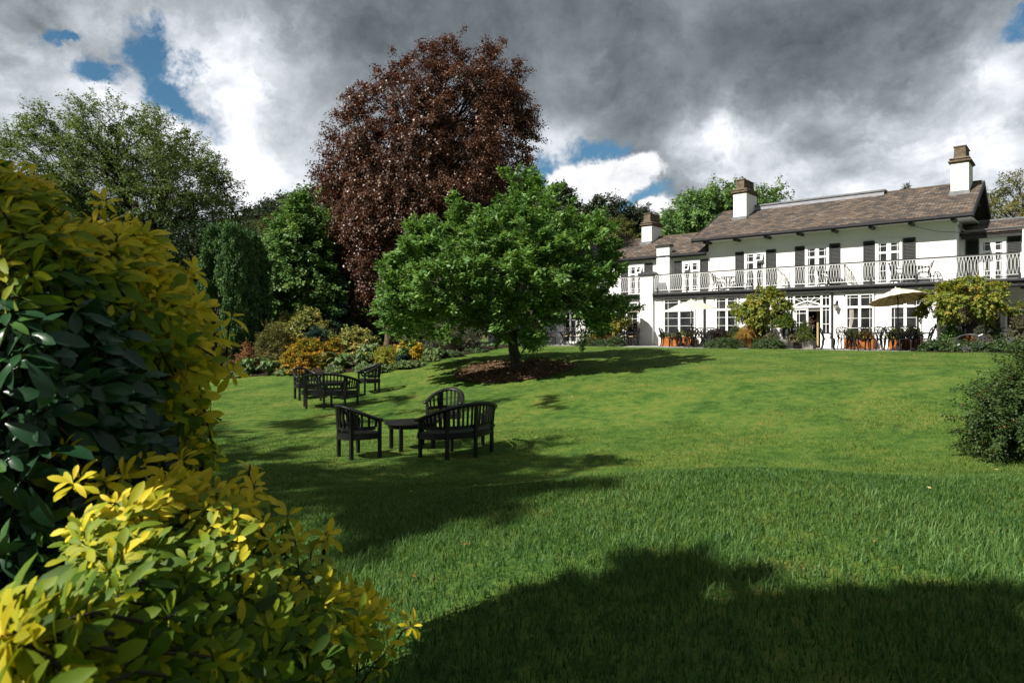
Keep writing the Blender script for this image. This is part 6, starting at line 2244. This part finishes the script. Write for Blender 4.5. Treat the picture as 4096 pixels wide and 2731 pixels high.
near_bush('golden_bush', 'tall golden-leaved bush at the left, its tips yellow against the dark trees', UP, lambda x, y: 2.15 + 0.75 * np.clip(x, 0, 870) / 870 + 0.1 * (y < 900), 950, 'choisya', 0.080, 0.029, 300, tone_up, 0.30, (7, 11), 2600,
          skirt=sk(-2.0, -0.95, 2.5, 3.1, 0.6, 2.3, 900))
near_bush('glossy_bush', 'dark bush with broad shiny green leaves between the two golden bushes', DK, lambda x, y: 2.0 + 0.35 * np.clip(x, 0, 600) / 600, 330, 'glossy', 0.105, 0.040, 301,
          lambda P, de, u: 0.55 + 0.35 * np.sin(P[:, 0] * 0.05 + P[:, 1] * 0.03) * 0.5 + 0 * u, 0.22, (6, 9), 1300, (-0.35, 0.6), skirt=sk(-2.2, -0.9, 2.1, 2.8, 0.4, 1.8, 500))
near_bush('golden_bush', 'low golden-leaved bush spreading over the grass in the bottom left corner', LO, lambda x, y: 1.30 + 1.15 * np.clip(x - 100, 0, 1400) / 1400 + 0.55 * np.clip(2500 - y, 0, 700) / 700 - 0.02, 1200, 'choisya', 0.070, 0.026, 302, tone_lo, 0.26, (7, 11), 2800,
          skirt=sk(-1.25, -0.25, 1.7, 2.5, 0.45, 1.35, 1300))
bpy.data.objects['golden_bush.001']['label'] = 'low golden-leaved bush spreading over the grass in the bottom left corner'

# ------------------------------------------------------------------ trees outside the view that shade the lawn
D3 = np.array(tosun) / tosun.z                        # sun ray per metre of height


def shade_tree(label, base, r0, fork, targets, n, seed, zlo, zhi, Rc=0.9, tl=1.5):
    """crown clumps stand where the sun's rays to the shaded patches of lawn pass"""
    g = np.random.default_rng(seed)
    C, R = [], []
    for (X, Y, rx, ry, m) in targets:
        for _ in range(m):
            a, q = g.uniform(0, 6.28), math.sqrt(g.uniform())
            p = np.array([X + rx * q * math.cos(a), Y + ry * q * math.sin(a)])
            z0 = gz(*p)
            zz = g.uniform(zlo, zhi)
            C.append(np.array([p[0], p[1], z0]) + D3 * (zz - z0))
            R.append(Rc * g.uniform(0.75, 1.2))
    C, R = np.array(C), np.array(R)
    tree('shade_tree', label, 'tree', C, R, n, 0.17, 0.11, 'oakgreen', 'bark', base, r0, fork, 6, seed, 'trees standing left of the view', frac=0.9, up=0.3, rand=0.7, droop=0.2, tlen=(0.5, tl))


SHADE_A = [(-2.2, 9.3, 2.4, 1.2, 26), (-0.1, 11.2, 1.4, 0.7, 9), (-0.9, 12.6, 1.4, 0.6, 3), (-4.4, 11.2, 1.5, 0.8, 6), (-1.0, 7.0, 1.2, 0.8, 9), (-4.2, 15.3, 1.4, 0.5, 3), (-4.0, 18.4, 1.6, 0.5, 3), (-0.4, 16.6, 1.4, 0.4, 2), (-7.0, 14.4, 1.2, 0.5, 3)]
SHADE_B = [(0.45, 3.3, 0.12, 0.12, 3), (0.75, 3.25, 0.1, 0.15, 3), (0.95, 4.15, 0.3, 0.12, 4), (1.45, 3.15, 0.15, 0.2, 7), (1.65, 2.6, 0.2, 0.25, 8), (1.15, 3.5, 0.15, 0.2, 6), (1.95, 3.4, 0.4, 0.3, 12), (2.2, 2.8, 0.5, 0.4, 16), (3.1, 2.3, 0.7, 0.5, 18), (4.1, 2.4, 0.7, 0.6, 14), (5.0, 3.0, 0.6, 1.1, 12), (0.55, 4.0, 0.15, 0.1, 2), (2.7, 3.75, 0.3, 0.15, 2)]
shade_tree('leafy tree left of the view whose shadow falls on the dark armchairs', (-13.2, 3.6), 0.26, (-12.4, 3.9, 6.5), SHADE_A, 26000, 320, 10.5, 14.0, 0.85)
shade_tree('leafy tree behind the view whose shadow crosses the nearest long grass', (-5.6, -7.6), 0.26, (-5.9, -6.4, 6.0), SHADE_B, 46000, 321, 8.5, 11.0, 0.33, 1.25)


# ------------------------------------------------------------------ grass blades and small litter
def scatter(n, y0, y1, seed, wide=1.05, power=1.0):
    g = np.random.default_rng(seed)
    Y = np.sqrt(g.uniform(y0 ** 2, y1 ** 2, n))
    X = g.uniform(-wide, wide, n) * Y
    return X, Y, g


def bed_front(X):
    return np.interp(X, BED[:, 0], BED[:, 1])


def grass(name, n, y0, y1, hgt, wid, leaf, seed, seg=2, lean=0.5):
    X, Y, g = scatter(n, y0, y1, seed)
    d = -(ST * (X - HX) + CT * (Y - HY))
    k = (d > 3.62) & (Y < bed_front(X) - 0.05) & (((X - 0.12) ** 2 + (Y - 22) ** 2) > 2.02 ** 2) & ~((X < -1.2) & (Y < 3.4)) & ~((d < 4.4) & (X > 14.5))
    patch = vnoise(np.stack([X, Y], -1) * 0.9, 21)
    k &= g.uniform(size=len(X)) < 0.55 + 0.6 * patch
    if name == 'long_grass':
        k &= g.uniform(size=len(X)) > sstep(Y, 6.8, 11.0)
    X, Y, patch = X[k], Y[k], patch[k]
    n = len(X)
    # longer, looser grass on the near bank, close-mown beyond it
    a = g.uniform(0, 6.28, n)
    h = hgt * g.uniform(0.5, 1.3, n) * (0.65 + 0.7 * patch) * (1 - 0.6 * sstep(Y, 4.5, 9.0) * (name == 'long_grass'))
    z = ground(X, Y) - 0.008
    b = np.stack([X, Y, z], -1)
    ld = np.stack([np.cos(a), np.sin(a), np.zeros(n)], -1)
    wdv = np.stack([-np.sin(a + g.normal(size=n) * 0.6), np.cos(a), np.zeros(n)], -1) * (wid * g.uniform(0.7, 1.3, n))[:, None] * 0.5
    ln = (lean * g.uniform(0.2, 1.3, n) * h)[:, None]
    up = np.stack([np.zeros(n), np.zeros(n), h], -1)
    m = b + up * 0.6 + ld * ln * 0.35
    t = b + up * 0.95 + ld * ln
    rnd = np.clip(g.uniform(0, 0.75, n) + (patch - 0.4) * 0.5, 0, 1)
    if seg == 2:
        V = np.stack([b - wdv, b + wdv, m + wdv * 0.8, m - wdv * 0.8, t + wdv * 0.12, t - wdv * 0.12], 1).reshape(-1, 3)
        q = np.array([(0, 1, 2, 3), (3, 2, 4, 5)])
        Fc = (q[None] + (np.arange(n) * 6)[:, None, None]).reshape(-1, 4)
        r = np.repeat(rnd, 6)
    else:
        V = np.stack([b - wdv, b + wdv, t + wdv * 0.2, t - wdv * 0.2], 1).reshape(-1, 3)
        Fc = np.arange(n * 4).reshape(-1, 4)
        r = np.repeat(rnd, 4)
    o = np_mesh(name, V, Fc, L[leaf], {'rnd': r})
    tag(o, kind='stuff')


grass('long_grass', 400000, 2.3, 11.0, 0.068, 0.0056, 'grass', 401, 2, 0.7)
grass('mown_grass', 160000, 8.2, 14.0, 0.035, 0.010, 'mown', 402, 1, 0.8)
grass('mown_grass', 230000, 13.6, 30.0, 0.026, 0.014, 'mown', 403, 1, 0.9)
grass('mown_grass', 134000, 5.0, 9.5, 0.04, 0.007, 'mown', 404, 1, 0.8)


def litter(name, leaf, n, fn, size, seed, lift=0.03):
    g = np.random.default_rng(seed)
    X, Y = fn(g, n)
    P = np.stack([X, Y, ground(X, Y) + lift], -1)
    ax = g.normal(size=(n, 3))
    ax[:, 2] *= 0.25
    nr = g.normal(size=(n, 3)) * 0.35 + np.array([0, 0, 1.0])
    s = size * g.uniform(0.5, 1.3, n)
    V, Fc = leaves_mesh(P, ax, nr, s, s * g.uniform(0.3, 0.7, n))
    tag(np_mesh(name, V, Fc, L[leaf], {'rnd': np.repeat(g.uniform(0, 1, n), 4)}), kind='stuff')


def disc(g, n):
    r, a = 2.0 * np.sqrt(g.uniform(size=n)), g.uniform(0, 6.28, n)
    return 0.12 + r * np.cos(a), 22 + r * np.sin(a)


litter('wood_chips', 'chip', 4500, disc, 0.075, 410, 0.11)


def lawn_pts(g, n):
    Y = np.sqrt(g.uniform(4.0 ** 2, 25.0 ** 2, n))
    return g.uniform(-0.5, 0.75, n) * Y, Y


litter('fallen_leaves', 'litter', 190, lawn_pts, 0.055, 411, 0.035)
